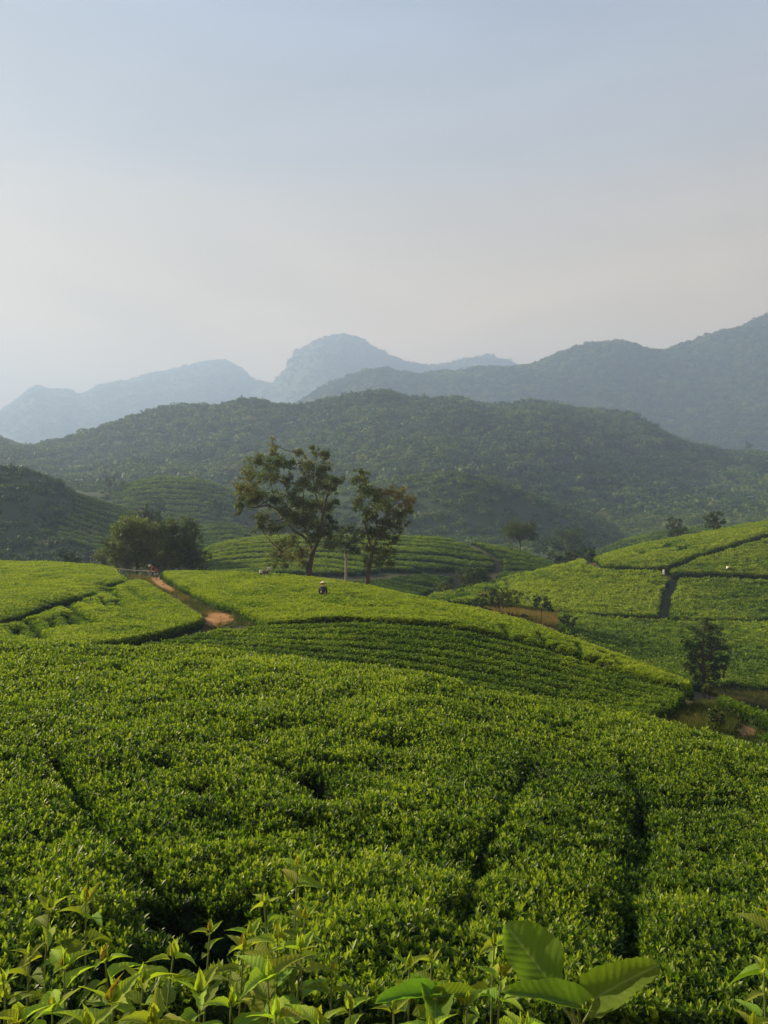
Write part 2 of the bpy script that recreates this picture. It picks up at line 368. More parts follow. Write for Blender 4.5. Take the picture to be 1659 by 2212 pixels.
E = poly([(200,1400,22,60),(345,1378,22,60),(445,1358,22,60),(565,1349,22,60),(640,1345,22,60),(780,1338,22,60),(911,1345,22,55),
        (1001,1357,22,50),(1092,1379,22,45),(1181,1397,22,40),(1272,1424,22,36),(1362,1456,22,33),(1452,1478,22,30),(1512,1496,20,29),
        (1528,1506,19,28),(1529,1514,19,28),(1505,1527,18.5,27),(1475,1540,18,26),(1440,1549,18,25),(1400,1553,18,25)] +
        [(1300,20.6),(1200,21.6),(1000,23.2),(800,24.4),(600,25.4),(400,26),(200,27)])
Hs = poly([(1518,1494,20,29.5),(1563,1503,20,27),(1607,1517,20,26),(1659,1539,18,25),(1900,1620,16,24),(1900,1655,15,22),(1720,1600,14,22),(1659,1570,15,22),
        (1629,1556,15,24),(1606,1540,16,25),(1578,1527,17,26),(1534,1509,19,27)])
H2 = poly([(1600,1584,14,20),(1640,1572,14,20),(1700,1590,14,20),(1850,1660,13,20),(1850,1700,12.5,17),(1659,1608,13.5,19)])
near = poly([(-1000,19.5),(-300,20.6),(0,20.6),(200,20.6),(400,19.6),(600,18.5),(800,17.2),(1000,16.4),(1200,15.8),(1400,15.2),(1530,14.6),(1659,14.1),(2100,12.2),(2900,11),(3900,4.0),(1659,4.0),(830,3.85),(0,3.8),(-2400,3.8)])
f = lambda px, py: (px, py, 66, 140)
F1 = poly([(925,88),(1050,97.5),(1150,104.5),(1250,111),(1262,111.5),(1272,1222,66,112),(1300,1231,66,118),(1340,1234,66,118),(1380,1234,66,120),(1430,1238,66,120),
        (1447,1256,66,120),(1433,1282,66,120),(1425,1334,66,120),(1305,1328,66,110),(1197,1319,66,110),(1120,1310,66,100),(1040,1302,66,100),(960,1298,66,100)])
F2 = poly([(1275,112.5),(1300,114.5),(1400,122),(1500,127),(1659,132),(1950,140),(1950,1098,80,140),(1659,1155,80,140),(1565,1184,80,140),(1495,1205,80,130),(1437,1230,80,125),
        (1400,1229,80,122),(1340,1228,80,120),(1300,1225,80,118)])
F3 = poly([(1444,1235,80,130),(1500,1209,80,130),(1570,1189,80,132),(1659,1163,80,132),(1950,1110,80,140),(1950,1250,80,130),(1659,1247,80,130),(1585,1243,80,130),(1520,1241,80,130),(1450,1243,80,130)])
F4 = poly([(1464,1251,80,125),(1585,1251,80,125),(1659,1255,80,125),(1950,1260,80,125),(1950,1343,75,125),(1659,1341,75,125),(1476,1340,75,125),(1442,1334,75,125),(1449,1290,75,125)])
Gf = poly([(1202,1326,45,82),(1305,1334,45,82),(1420,1343,45,84),(1659,1347,45,84),(1950,1350,45,84),(1950,53),(1659,54.3),(1600,54),(1540,53.5),(1420,52),(1320,51),(1260,52),(1230,57),(1210,63)])
J1 = poly([(432,137),(450,141),(500,147),(560,152),(700,154),(880,153),(960,152),(1000,1174,110,150),(1045,1191,105,150),(1070,1209,100,150),(1074,1229,95,150),
        (980,1231,95,150),(910,1233,95,150),(829,1230,95,150),(760,1238,95,150),(700,1238,95,150),(600,1236,90,150),(450,112),(425,120)])
J2 = poly([(1010,1171,110,150),(1018,150),(1100,145),(1160,140),(1210,136),(1232,134),(1215,117),(1140,111),(1060,108),(1000,106),(990,1262,95,140),(1060,1250,95,140),(1084,1234,95,140),(1080,1209,100,150),(1053,1190,105,150)])
J3 = poly([(790,1254,80,120),(850,1247,80,120),(960,1243,80,120),(985,1248,80,120),(950,1275,80,120),(925,96),(890,86),(800,80),(720,84),(690,90)])
KF = poly([(152,224),(200,228),(250,228),(300,226),(380,222),(400,205),(340,190),(280,182),(220,180),(150,182),(120,184),(120,195),(158,205)])
KB = poly([(430,226),(500,228),(560,226),(620,224),(640,205),(600,190),(480,186),(420,196),(415,212)])
KR = poly([(1292,226),(1340,228),(1420,229),(1520,229),(1600,226),(1600,200),(1500,190),(1400,188),(1300,190),(1270,200)])
MF = poly([(236,322),(295,328),(350,329),(421,328),(500,325),(530,310),(500,285),(420,276),(320,276),(250,290)])
gl = lambda *a: poly([(px, py, 3.3, 22) for px, py in a])
near_gaps = [ (gl((250,1440),(350,1481),(440,1526),(530,1581),(620,1651),(695,1701),(700,1720)), .10, .5),
  (gl((670,1672),(700,1705),(715,1722)), .24, .9),
  (gl((350,1655),(435,1711),(500,1751),(565,1796),(650,1796)), .14, .7),
  (gl((95,1621),(180,1721),(225,1776),(270,1830)), .14, .7), (gl((270,1830),(330,1890),(410,1945),(470,1975)), .10, .5),
  (gl((365,1935),(400,1955),(465,1965),(440,2010)), .22, 1), (gl((440,2010),(330,2040),(280,2070),(200,2130)), .24, 1),
  (gl((-10,1905),(40,1900)), .15, 1),
  (gl((1139,1666),(1100,1740),(1040,1850),(1019,1930),(1000,2000)), .10, .6),
  (gl((1345,1640),(1380,1710),(1389,1811),(1350,1930),(1362,2075)), .12, .8),
  (gl((1389,1735),(1469,1751),(1560,1760)), .10, .6), (gl((1560,1640),(1600,1700),(1640,1790)), .08, .5),
  (gl((760,1505),(829,1503),(885,1508)), .14, .8), (gl((750,1585),(800,1590),(860,1600)), .14, .8), (gl((700,1640),(790,1640),(900,1700)), .08, .4),
  (gl((560,1850),(640,1880)), .08, .5), (gl((880,1780),(960,1760),(1029,1790)), .07, .5), (gl((1150,1570),(1250,1600),(1420,1680)), .07, .4)]
near_gaps = [(P, w*(.5 if w < .2 else .75), dp*(.38 if w < .2 else .85)) for P, w, dp in near_gaps]
gc = lambda *a: poly([(px, py, 27, 79) for px, py in a])
C_gaps = [(gc((-10,1345),(60,1325),(115,1303),(190,1285),(265,1253),(300,1250)), .30, 1), (gc((190,1285),(120,1268),(60,1262)), .1, .5),
  (gc((75,1237),(105,1236)), .3, .6), (gc((235,1270),(262,1293)), .2, .7), (gc((215,1290),(232,1310)), .18, .6), (gc((140,1298),(180,1330),(215,1345)), .18, .7),
  (gc((160,1290),(200,1305)), .15, .5), (gc((55,1335),(80,1360),(90,1380)), .18, .8), (gc((105,1335),(140,1325),(170,1348)), .22, .9),(gc((110,1338),(120,1355)), .22, .9),
  (gc((35,1355),(42,1372)), .2, .8), (gc((250,1300),(285,1322)), .16, .6), (gc((280,1270),(320,1298)), .18, .7), (gc((330,1285),(370,1305)), .18, .6), (gc((180,1268),(215,1262)), .15, .6)]
C_gaps = [(P, w*(1 if k == 0 else .8), dp*(1 if k == 0 else .7)) for k, (P, w, dp) in enumerate(C_gaps)]
gd = lambda *a: poly([(px, py, 26, 60) for px, py in a])
D_gaps = [(gd((470,1270),(520,1285),(560,1288)), .2, .5), (gd((560,1258),(600,1265),(650,1280)), .25, .7),(gd((500,1300),(560,1312),(640,1315)), .2, .5),
  (gd((700,1300),(760,1310),(850,1312)), .2, .5),(gd((760,1285),(820,1300)), .2, .5),
  (gd((1085,1352),(1100,1378)), .10, .8),(gd((1165,1368),(1180,1395)), .10, .8),(gd((1245,1390),(1255,1412)), .08, .8),(gd((980,1328),(1010,1350)), .08, .6),(gd((1300,1410),(1330,1425),(1350,1450)), .08, .7),
  (gd((900,1305),(960,1322),(1040,1340)), .12, .6)]
FIELDS = [
 dict(n='near', lab='large foreground tea field with fine pointed shoots filling the lower half', P=near, per=0, dep=0, tint=.47, gaps=near_gaps, amp=.11),
 dict(n='C', lab='bright flat topped tea field left of the red dirt path', P=C, per=0, dep=.0, tint=.70, gaps=C_gaps, amp=.05, rows=(1.5,.13)),
 dict(n='D', lab='bright yellow green tea field where two pickers work, right of the path', P=Dp, per=0, dep=0, tint=.74, inset=.1, gaps=D_gaps, amp=.05, rows=(1.35,.13)),
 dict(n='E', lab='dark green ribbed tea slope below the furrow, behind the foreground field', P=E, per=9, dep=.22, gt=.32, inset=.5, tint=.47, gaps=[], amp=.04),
 dict(n='H', lab='narrow tea hedge strip along the outer edge of the curving track', P=Hs, per=0, dep=0, tint=.45, inset=.25, gaps=[], amp=.03),
 dict(n='H2', lab='small patch of tea at the right edge beside the track end', P=H2, per=0, dep=0, tint=.38, gaps=[], amp=.03),
 dict(n='F1', lab='smooth lime green tea slope left of the vertical alley on the right hill', P=F1, per=0, dep=0, tint=.76, gaps=[(poly([(px,1292-(px-930)*.23-1,80,112),(px+8,1303-(px-930)*.18,66,110)]), .25, .8) for px in (960,985,1003,1025,1047,1068,1090)]+[(poly([(1285,1250,70,115),(1292,1246,70,115)]),.4,1)], amp=.07, rows=(2.4,.05)),
 dict(n='F2', lab='uppermost tea field on the right hill above the diagonal furrow', P=F2, per=0, dep=0, tint=.68, gaps=[(poly([(1385,1196,90,125),(1440,1180,90,126),(1460,1172,90,128),(1520,1165,90,128)]),.5,.9),(poly([(1460,1192,90,128),(1490,1178,90,128)]),.5,.9)], amp=.07, rows=(2.2,.08)),
 dict(n='F3', lab='wedge of tea between the diagonal furrow and the level furrow on the right hill', P=F3, per=0, dep=0, tint=.62, gaps=[(poly([(1640,1178,90,130),(1700,1172,90,130)]),.4,.9)], amp=.07, rows=(2.0,.07)),
 dict(n='F4', lab='tea field right of the vertical alley, under the level furrow', P=F4, per=0, dep=0, tint=.56, gaps=[], amp=.07, rows=(1.9,.10)),
 dict(n='G', lab='olive green tea slope behind the lone round tree in the right hollow', P=Gf, per=0, dep=0, tint=.54, gaps=[(poly([(1300,1338,60,80),(1400,1347,60,80)]),.4,.9)], amp=.07, rows=(1.6,.12)),
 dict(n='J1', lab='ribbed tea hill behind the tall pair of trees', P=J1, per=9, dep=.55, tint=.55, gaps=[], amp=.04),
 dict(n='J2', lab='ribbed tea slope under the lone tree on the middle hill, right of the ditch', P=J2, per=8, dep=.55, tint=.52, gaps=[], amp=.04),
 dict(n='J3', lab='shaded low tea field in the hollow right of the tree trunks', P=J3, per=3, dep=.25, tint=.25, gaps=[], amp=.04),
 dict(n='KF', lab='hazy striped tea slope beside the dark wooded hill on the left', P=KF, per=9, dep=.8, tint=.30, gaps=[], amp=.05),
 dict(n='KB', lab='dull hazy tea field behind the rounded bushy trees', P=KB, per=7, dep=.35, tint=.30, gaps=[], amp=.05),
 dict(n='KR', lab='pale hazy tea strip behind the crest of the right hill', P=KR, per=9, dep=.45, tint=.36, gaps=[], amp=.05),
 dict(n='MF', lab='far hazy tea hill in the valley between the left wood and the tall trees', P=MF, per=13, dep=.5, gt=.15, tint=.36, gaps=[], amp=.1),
]
def canopy(fd, x, y, pts=False):
    """returns m (0 ground .. 1 canopy) and z of the clipped tea surface"""
    s = sdist(x, y, fd['P'])
    far = np.clip(y/60, 1, 3)
    s = s + fbm(x, y, .9*1.0, 2, 5)*.10*far
    if fd.get('inset'): s = s - fd['inset']
    m = sstep(.10*far, .34*far, s); gv = np.zeros_like(x)
    dips = []
    for P, w, dp in fd['gaps']:
        g = seg_dist(x, y, P, False) + fbm(x, y, .5*np.clip(y/15,1,4), 2, 8)*w*1.1
        brk = .15+.85*sstep(-.15, .3, fbm(x, y, 1.1*np.clip(y/12,1,4), 2, 15))
        m = m*(1 - dp*brk*(1-sstep(w*.3, w*1.3, g)))
        dips.append(.17*min(dp*1.8,1)*(1-sstep(0, w*4.5, g)))
    k = Krow(x, y)
    z = np.zeros_like(x)
    for q in dips: z = z - q
    if fd['per']:
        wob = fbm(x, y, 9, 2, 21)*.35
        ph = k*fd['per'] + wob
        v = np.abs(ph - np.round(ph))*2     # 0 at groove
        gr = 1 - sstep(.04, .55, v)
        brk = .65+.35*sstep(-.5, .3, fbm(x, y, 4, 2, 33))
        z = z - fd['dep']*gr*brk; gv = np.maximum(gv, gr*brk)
    if fd.get('rows'):
        sp, dp = fd['rows']
        ph = (y + x*.18 + fbm(x, y, 11, 2, 22)*2.2)/sp
        v = np.abs(ph-np.round(ph))*2
        rr_ = (1-sstep(0, .35, v))*sstep(-.35, .35, fbm(x, y, 3.5, 2, 44)); z = z - dp*2*rr_; gv = np.maximum(gv, rr_*.6)
    am = fd['amp']
    z = z + am*fbm(x, y, 1.3, 2, 55)*np.clip(y/40, 1, 2) + am*.7*fbm(x, y, .45, 2, 56)
    top = T(x, y) + z - .04
    g = G(x, y)
    if pts: return m, g - .06 + (top-g+.06)*m, gv
    return m, g - .06 + (top-g+.06)*m

def tea_protos(kind, n, nl, size, leaf, mat, upright=.5, col=None):
    """little shoots: bunches of folded pointed leaves"""
    out = []
    for k in range(n):
        V = []; Fc = []; Y = []
        for i in range(nl):
            fr = i/(nl-1)
            az = i*2.4 + rnd.uniform(-.5, .5) + k
            lo = leaf*(1.15-.45*fr)*rnd.uniform(.8, 1.2)
            if kind == 'shoot':
                el = R(10+62*fr + rnd.uniform(-14, 14)); base = Vector((0,0,size*(-.45+1.0*fr)))
                base += Vector((rnd.uniform(-.2,.2), rnd.uniform(-.2,.2), 0))*size*(1-fr)
            else:
                el = R(rnd.uniform(-5, 75))
                base = Vector((rnd.uniform(-.5,.5)*size, rnd.uniform(-.5,.5)*size, size*rnd.uniform(-.35, .30)))
            dr = Vector((math.cos(az)*math.cos(el), math.sin(az)*math.cos(el), math.sin(el)))
            side = dr.cross(Vector((0,0,1)));
            if side.length < .1: side = Vector((1,0,0))
            side.normalize(); up = side.cross(dr).normalized()
            side = (side*math.cos(.5*rnd.uniform(-1,1)) + up*math.sin(.5*rnd.uniform(-1,1))).normalized()
            up = side.cross(dr).normalized()
            w = lo*.22
            b = len(V)
            if kind == 'shoot':
                tip = base+dr*lo - up*lo*rnd.uniform(-.05,.14)
                mid = base+dr*lo*.5
                V += [base, mid+side*w+up*w*.35, mid-side*w+up*w*.35, mid, tip]
                Fc += [(b,b+3,b+1),(b,b+2,b+3),(b+1,b+3,b+4),(b+3,b+2,b+4)]
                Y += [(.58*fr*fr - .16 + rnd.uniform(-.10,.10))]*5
            else:
                w *= 1.35
                V += [base, base+dr*lo*.5+side*w, base+dr*lo*.5-side*w, base+dr*lo-up*lo*.1]
                Fc += [(b,b+2,b+1),(b+1,b+2,b+3)]
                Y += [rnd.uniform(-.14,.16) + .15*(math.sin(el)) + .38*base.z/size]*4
        me = mesh_np('tea_'+kind, np.array([tuple(v) for v in V]), np.array(Fc), mat, smooth=False)
        fattr(me, 'young', Y)
        out.append(bpy.data.objects.new('tea_'+kind, me))
    return out
def proto_collection(name, objs):
    c = bpy.data.collections.new(name)
    for o in objs: c.objects.link(o)
    return c
def scatter(o, pts, rot, scl, tint, coll):
    """give mesh object o a geometry-nodes scatter of the collection's members on its loose points"""
    me = o.data
    me.attributes.new('rot', 'FLOAT_VECTOR', 'POINT'); me.attributes.new('scl', 'FLOAT', 'POINT')
    me.attributes.new('tint', 'FLOAT', 'POINT'); me.attributes.new('ispt', 'BOOLEAN', 'POINT')
def scatter_group(coll):
    ng = bpy.data.node_groups.new('scatter_'+coll.name, 'GeometryNodeTree')
    ng.interface.new_socket('Geometry', in_out='INPUT', socket_type='NodeSocketGeometry')
    ng.interface.new_socket('Geometry', in_out='OUTPUT', socket_type='NodeSocketGeometry')
    N = ng.nodes; L = ng.links
    gi = N.new('NodeGroupInput'); go = N.new('NodeGroupOutput')
    ci = N.new('GeometryNodeCollectionInfo'); ci.inputs['Collection'].default_value = coll
    ci.inputs['Separate Children'].default_value = True; ci.inputs['Reset Children'].default_value = True
    ip = N.new('GeometryNodeInstanceOnPoints'); ip.inputs['Pick Instance'].default_value = True
    def na(n, t):
        a = N.new('GeometryNodeInputNamedAttribute'); a.data_type = t; a.inputs['Name'].default_value = n; return a.outputs['Attribute']
    L.new(gi.outputs[0], ip.inputs['Points']); L.new(ci.outputs[0], ip.inputs['Instance'])
    L.new(na('ispt','BOOLEAN'), ip.inputs['Selection'])
    L.new(na('pick','INT'), ip.inputs['Instance Index'])
    e2r = N.new('FunctionNodeEulerToRotation'); L.new(na('rot','FLOAT_VECTOR'), e2r.inputs[0]); L.new(e2r.outputs[0], ip.inputs['Rotation'])
    L.new(na('scl','FLOAT'), ip.inputs['Scale'])
    j = N.new('GeometryNodeJoinGeometry')
    L.new(gi.outputs[0], j.inputs[0]); L.new(ip.outputs[0], j.inputs[0]); L.new(j.outputs[0], go.inputs[0])
    return ng
def scattered_object(name, V, Fq, mat, pts, rot, scl, tint, pick, ng):
    """surface mesh plus loose points carrying the instances"""
    V = np.zeros((0,3)) if V is None else V
    n0 = len(V); A = np.vstack([V, pts]) if n0 else pts
    me = bpy.data.meshes.new(name)
    me.vertices.add(len(A)); me.vertices.foreach_set('co', A.astype(np.float32).ravel())
    if n0:
        m, k = Fq.shape
        me.loops.add(m*k); me.loops.foreach_set('vertex_index', Fq.astype(np.int32).ravel())
        me.polygons.add(m); me.polygons.foreach_set('loop_start', np.arange(m, dtype=np.int32)*k)
        me.polygons.foreach_set('loop_total', np.full(m, k, dtype=np.int32)); me.polygons.foreach_set('use_smooth', np.ones(m, bool))
    me.update(calc_edges=True)
    if mat: me.materials.append(mat)
    z0 = np.zeros(n0)
    a = me.attributes.new('rot','FLOAT_VECTOR','POINT'); a.data.foreach_set('vector', np.vstack([np.zeros((n0,3)), rot]).astype(np.float32).ravel())
    fattr(me, 'scl', np.concatenate([z0, scl])); fattr(me, 'tint', np.concatenate([z0, tint]))
    a = me.attributes.new('pick','INT','POINT'); a.data.foreach_set('value', np.concatenate([z0, pick]).astype(np.int32))
    a = me.attributes.new('ispt','BOOLEAN','POINT'); a.data.foreach_set('value', np.concatenate([z0, np.ones(len(pts))]).astype(bool))
    o = link(bpy.data.objects.new(name, me))
    md = o.modifiers.new('scatter', 'NODES'); md.node_group = ng
    return o
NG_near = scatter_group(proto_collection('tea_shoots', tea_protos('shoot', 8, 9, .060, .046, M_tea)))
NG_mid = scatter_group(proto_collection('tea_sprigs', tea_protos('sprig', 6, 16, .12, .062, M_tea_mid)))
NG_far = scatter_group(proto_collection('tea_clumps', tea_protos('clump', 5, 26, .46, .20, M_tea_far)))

def field_points(fd, dens_fn, lo, hi, xr):
    """random points in the polygon with density per square metre given by distance"""
    P = fd['P']; x0, y0 = P.min(0); x1, y1 = P.max(0)
    pts = []
    edges = np.exp(np.linspace(math.log(y0), math.log(y1), 14))
    for a, b in zip(edges[:-1], edges[1:]):
        xm = 4.5 if fd['n'] == 'near' else 3.0; xa = max(x0, -b*.60-xm); xb = min(x1, b*.60+xm)
        if xb <= xa: continue
        n = int((xb-xa)*(b-a)*dens_fn((a+b)/2))
        x = rng.uniform(xa, xb, n); y = rng.uniform(a, b, n)
        ok = (np.abs(x) < y*.60+xm) & inside(x, y, P); pts.append(np.stack([x[ok], y[ok]], 1))
    return np.vstack(pts)
TOT = 0
for fd in FIELDS:
    P = fd['P']; y0, y1 = P[:,1].min()-.4, P[:,1].max()+.4
    ux = np.concatenate([P[:,0]/P[:,1]]); ul = 1.9 if fd['n'] == 'near' else .74; u0, u1 = max(ux.min()-.02, -ul), min(ux.max()+.02, ul)
    n = fd['n']
    du = .0036 if n != 'near' else .006
    rat = .0055 if n != 'near' else .008
    if y0 > 150: du, rat = .003, .003
    if n in ('E','J1','J2','C','D'): rat = .0042
    if n in ('F1','F2','F3','F4','G'): du, rat = .0024, .0038
    u = np.arange(u0, u1, du); d = np.exp(np.arange(math.log(max(y0,3)), math.log(y1), rat))
    U, D = np.meshgrid(u, d); X = U*D
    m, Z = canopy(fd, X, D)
    nu = len(u)
    i = np.arange(len(d)-1)[:,None]*nu + np.arange(nu-1)[None,:]
    Fq = np.stack([i, i+1, i+nu+1, i+nu], -1).reshape(-1, 4)
    keep = (m.ravel()[Fq] > .001).any(1); Fq = Fq[keep]
    V = np.stack([X, D, Z], -1).reshape(-1, 3)
    used, inv = np.unique(Fq, return_inverse=True); V = V[used]; Fq = inv.reshape(-1, 4)
    far = y0 > 40
    if n == 'near': dens = lambda d: 900 if d < 8 else (680 if d < 12 else 460)
    elif not far: dens = lambda d: 270*min(1, (32/d)**1.3)
    else: dens = lambda d: (46 if n in ('J1','J2','J3') else 26)*min(1, (110/d)**1.3)
    xy = field_points(fd, dens, y0, y1, None)
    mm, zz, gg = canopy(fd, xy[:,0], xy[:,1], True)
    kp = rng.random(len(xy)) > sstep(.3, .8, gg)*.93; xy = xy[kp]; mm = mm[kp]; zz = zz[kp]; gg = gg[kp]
    # hedge flanks get extra leaves
    fl = (mm > .04) & (mm < .97)
    ex = np.repeat(xy[fl], 2, 0) + rng.normal(0, .06 if not far else .2, (fl.sum()*2, 2))
    me_, ze_ = canopy(fd, ex[:,0], ex[:,1])
    xy = np.vstack([xy, ex]); gg = np.concatenate([gg, np.zeros(len(ex))]); mm = np.concatenate([mm, me_]); zz = np.concatenate([zz, ze_])
    ok = mm > .22; xy = xy[ok]; mm = mm[ok]; zz = zz[ok]; gg = gg[ok]
    N_ = len(xy); TOT += N_
    x, y = xy[:,0], xy[:,1]
    patch = fbm(x, y, 2.4 if not far else 9.0, 3, 71)*.26 + fbm(x, y, .45 if not far else 1.5, 2, 72)*.16
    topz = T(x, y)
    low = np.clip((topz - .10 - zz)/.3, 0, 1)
    tint = fd['tint'] + patch - .65*low - fd.get('gt', .38)*sstep(0, .6, gg) + rng.normal(0, .15 if n == 'near' else .11, N_)  # groove and flank shade put into leaf tint, along with older low leaves
    lift = rng.normal(0, .022, N_) if n == 'near' else rng.normal(0, .03, N_)*(3 if far else 1)
    pts = np.stack([x, y, zz + lift + (.03 if n == 'near' else (.03 if not far else .05))], 1)
    tilt = .30
    rot = np.stack([rng.normal(0, tilt, N_), rng.normal(0, tilt, N_), rng.uniform(0, 6.283, N_)], 1)
    if n == 'near': scl = rng.uniform(.65, 1.35, N_)*np.where(rng.random(N_) < .04, 1.5, 1)*np.interp(y, [4, 9, 18], [1, 1.08, 1.35])
    elif not far: scl = rng.uniform(.75, 1.25, N_)*np.interp(y, [20, 35, 80], [.85, 1.05, 1.6])
    else: scl = rng.uniform(.7, 1.3, N_)*np.interp(y, [50, 90, 150, 230, 330], [.75, .95, 1.2, 1.7, 2.4])*(.62 if n in ('J1','J2','J3') else 1)
    pick = rng.integers(0, 1000, N_)
    ng = NG_near if n == 'near' else (NG_mid if not far else NG_far)
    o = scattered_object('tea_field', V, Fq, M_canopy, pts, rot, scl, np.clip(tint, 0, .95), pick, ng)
    tag(o, fd['lab'], 'tea field', 'tea fields over the hills', 'stuff')
print('tea instances', TOT)

# ------------------------------------------------------------------ soil, path, track
cp = lambda *a: poly([(px, py, 24, 85, True) if False else (px, py, 24, 85) for px, py in a])
def gp(pts, d0, d1):     # polygon read on the bare ground
    return np.array([hit(px, py, d0, d1, True) for px, py in pts])
PA = gp([(268,1241),(300,1238),(338,1240),(352,1250),(380,1268),(440,1298),(500,1318),(560,1344),(556,1352),(440,1362),(446,1344),(436,1327),(372,1288),(320,1260),(280,1252)], 24, 84)
drape('dirt_path', gp([(318,1246),(342,1242),(354,1252),(360,1261),(382,1277),(374,1284),(350,1274),(328,1260)], 24, 84), M_soil, .03, .16, 'narrow orange dirt path winding between the bright tea fields', .22)
drape('dirt_path', gp([(444,1324),(480,1320),(506,1330),(512,1342),(488,1352),(462,1358),(446,1354),(443,1338)], 24, 84), M_soil, .03, .12, 'bare orange soil patch where the path meets the furrow', .25)
drape('dirt_path', gp([(282,1243),(304,1243),(312,1252),(292,1250)], 24, 84), M_soil, .03, .2, 'short orange stub of path beside the left field', .2)
drape('bare_soil', gp([(1036,1318),(1080,1316),(1130,1316),(1200,1318),(1215,1326),(1212,1360),(1180,1352),(1120,1335),(1070,1328)], 50, 84), M_soil2, .04, .4, 'rusty bare ground below the lime green slope', .8)
drape('bare_soil', gp([(1275,1212),(1330,1229),(1430,1238),(1430,1241),(1330,1235),(1270,1224)], 100, 125), M_soil2, .04, .4, 'thin brown strip along the furrow of the right hill', .3)
TRK = gp([(1522,1514),(1545,1508),(1572,1516),(1596,1530),(1628,1554),(1642,1582),(1616,1604),(1586,1598),(1594,1566),(1576,1544),(1546,1530)], 16.5, 27)
drape('dirt_path', TRK, plain('track_soil', [(.3,(.20,.105,.042)),(.55,(.30,.165,.070)),(.8,(.19,.15,.055))], 2.5, .95, .5), .03, .12, 'faint brown track curving round the tip of the dark tea slope', .3)
M_grass = leaf_mat('dry_grass', [(0,(.03,.05,.012)),(.5,(.10,.12,.030)),(1,(.26,.17,.06))], .35, .7, spec=.1)
def grass_proto(k):
    V = []; Fc = []; Y = []
    for i in range(14):
        a = rnd.uniform(0, 6.28); r = rnd.uniform(0, .10); h = rnd.uniform(.10, .24); b = len(V); w = .010
        c = Vector((r*math.cos(a), r*math.sin(a), -.02)); t = c + Vector((math.cos(a)*h*.5, math.sin(a)*h*.5, h))
        s = Vector((-math.sin(a), math.cos(a), 0))*w
        V += [c-s, c+s, t]; Fc.append((b, b+1, b+2)); Y += [rnd.uniform(-.2, .2)]*3
    me = mesh_np('grass_tuft', np.array([tuple(v) for v in V]), np.array(Fc), M_grass, False); fattr(me, 'young', Y)
    return bpy.data.objects.new('grass_tuft', me)
NG_grass = scatter_group(proto_collection('grass_tufts', [grass_proto(k) for k in range(4)]))
soilP = [gp([(322,1246),(340,1244),(350,1252),(352,1260),(374,1275),(371,1279),(350,1270),(330,1258)], 24, 84), gp([(452,1328),(478,1326),(494,1333),(488,1345),(462,1352),(448,1350),(447,1338)], 24, 84)]
def grass_on(P, n, label, tint, avoid=(), s=(.7, 1.4)):
    x0, y0 = P.min(0); x1, y1 = P.max(0)
    x = rng.uniform(x0, x1, n); y = rng.uniform(y0, y1, n); ok = inside(x, y, P)
    for q in avoid: ok &= (sdist(x, y, q) < -.1) | (rng.random(n) < .015)
    x = x[ok]; y = y[ok]; k = len(x)
    rot = np.stack([rng.normal(0,.2,k), rng.normal(0,.2,k), rng.uniform(0,6.28,k)], 1)
    o = scattered_object('grass', None, None, None, np.stack([x, y, G(x, y)], 1), rot, rng.uniform(*s, k), np.clip(tint+fbm(x, y, 1.5, 2, 3)*.5+rng.normal(0,.12,k), 0, .95), rng.integers(0,100,k), NG_grass)
    tag(o, label, 'grass', None, 'stuff')
grass_on(PA, 26000, 'dry grass growing beside the red dirt path', .5, soilP)
TR = gp([(1440,1556),(1500,1532),(1530,1512),(1560,1512),(1600,1530),(1640,1562),(1700,1600),(1640,1625),(1540,1600),(1440,1575)], 15.5, 27)
grass_on(TR, 16000, 'olive grass on the shaded bend of the track', .35, (TRK,))
VB = gp([(1500,1483),(1560,1486),(1700,1492),(1700,1560),(1640,1540),(1560,1510),(1515,1495)], 30, 60)
grass_on(VB, 9000, 'brownish grass in the shaded hollow on the right', .35, (), (1.2, 2.4))
BB = gp([(1036,1318),(1080,1316),(1130,1316),(1200,1318),(1215,1326),(1212,1360),(1180,1352),(1120,1335),(1070,1328)], 50, 84)
grass_on(BB, 13000, 'rusty dry weeds on the bare ground below the lime green slope', .8, (), (1.5, 3.2))

# ------------------------------------------------------------------ forests (read as one mass)
def crown_proto(k, n=260, flat=.8, leaf=.17, mat=None):
    r = random.Random(100+k); V = []; Fc = []; Y = []
    lobes = [(Vector((r.uniform(-.5,.5), r.uniform(-.5,.5), r.uniform(-.3,.5)*flat)), r.uniform(.32,.6)) for _ in range(9)]
    for i in range(n):
        c, q = r.choice(lobes); v = Vector((r.gauss(0,1), r.gauss(0,1), r.gauss(0,1)+.25)).normalized()*q*r.uniform(.6,1.05); v.z *= flat
        p = c+v; a = Vector((r.gauss(0,1), r.gauss(0,1), r.gauss(0,.6))).normalized(); b2 = a.cross(v+Vector((.01,0,0)))
        if b2.length < .01: continue
        b2.normalize(); s = leaf*r.uniform(.6,1.3); b = len(V)
        V += [p-a*s, p+b2*s*.55, p+a*s, p-b2*s*.55]; Fc.append((b,b+1,b+2,b+3)); Y += [r.uniform(-.18,.18)]*4
    me = mesh_np('crown', np.array([tuple(v) for v in V]), np.array(Fc), mat, False); fattr(me, 'young', Y)
    return bpy.data.objects.new('crown', me)
NG_for = scatter_group(proto_collection('forest_crowns', [crown_proto(k, 240, .85, .17, M_forest) for k in range(6)]))
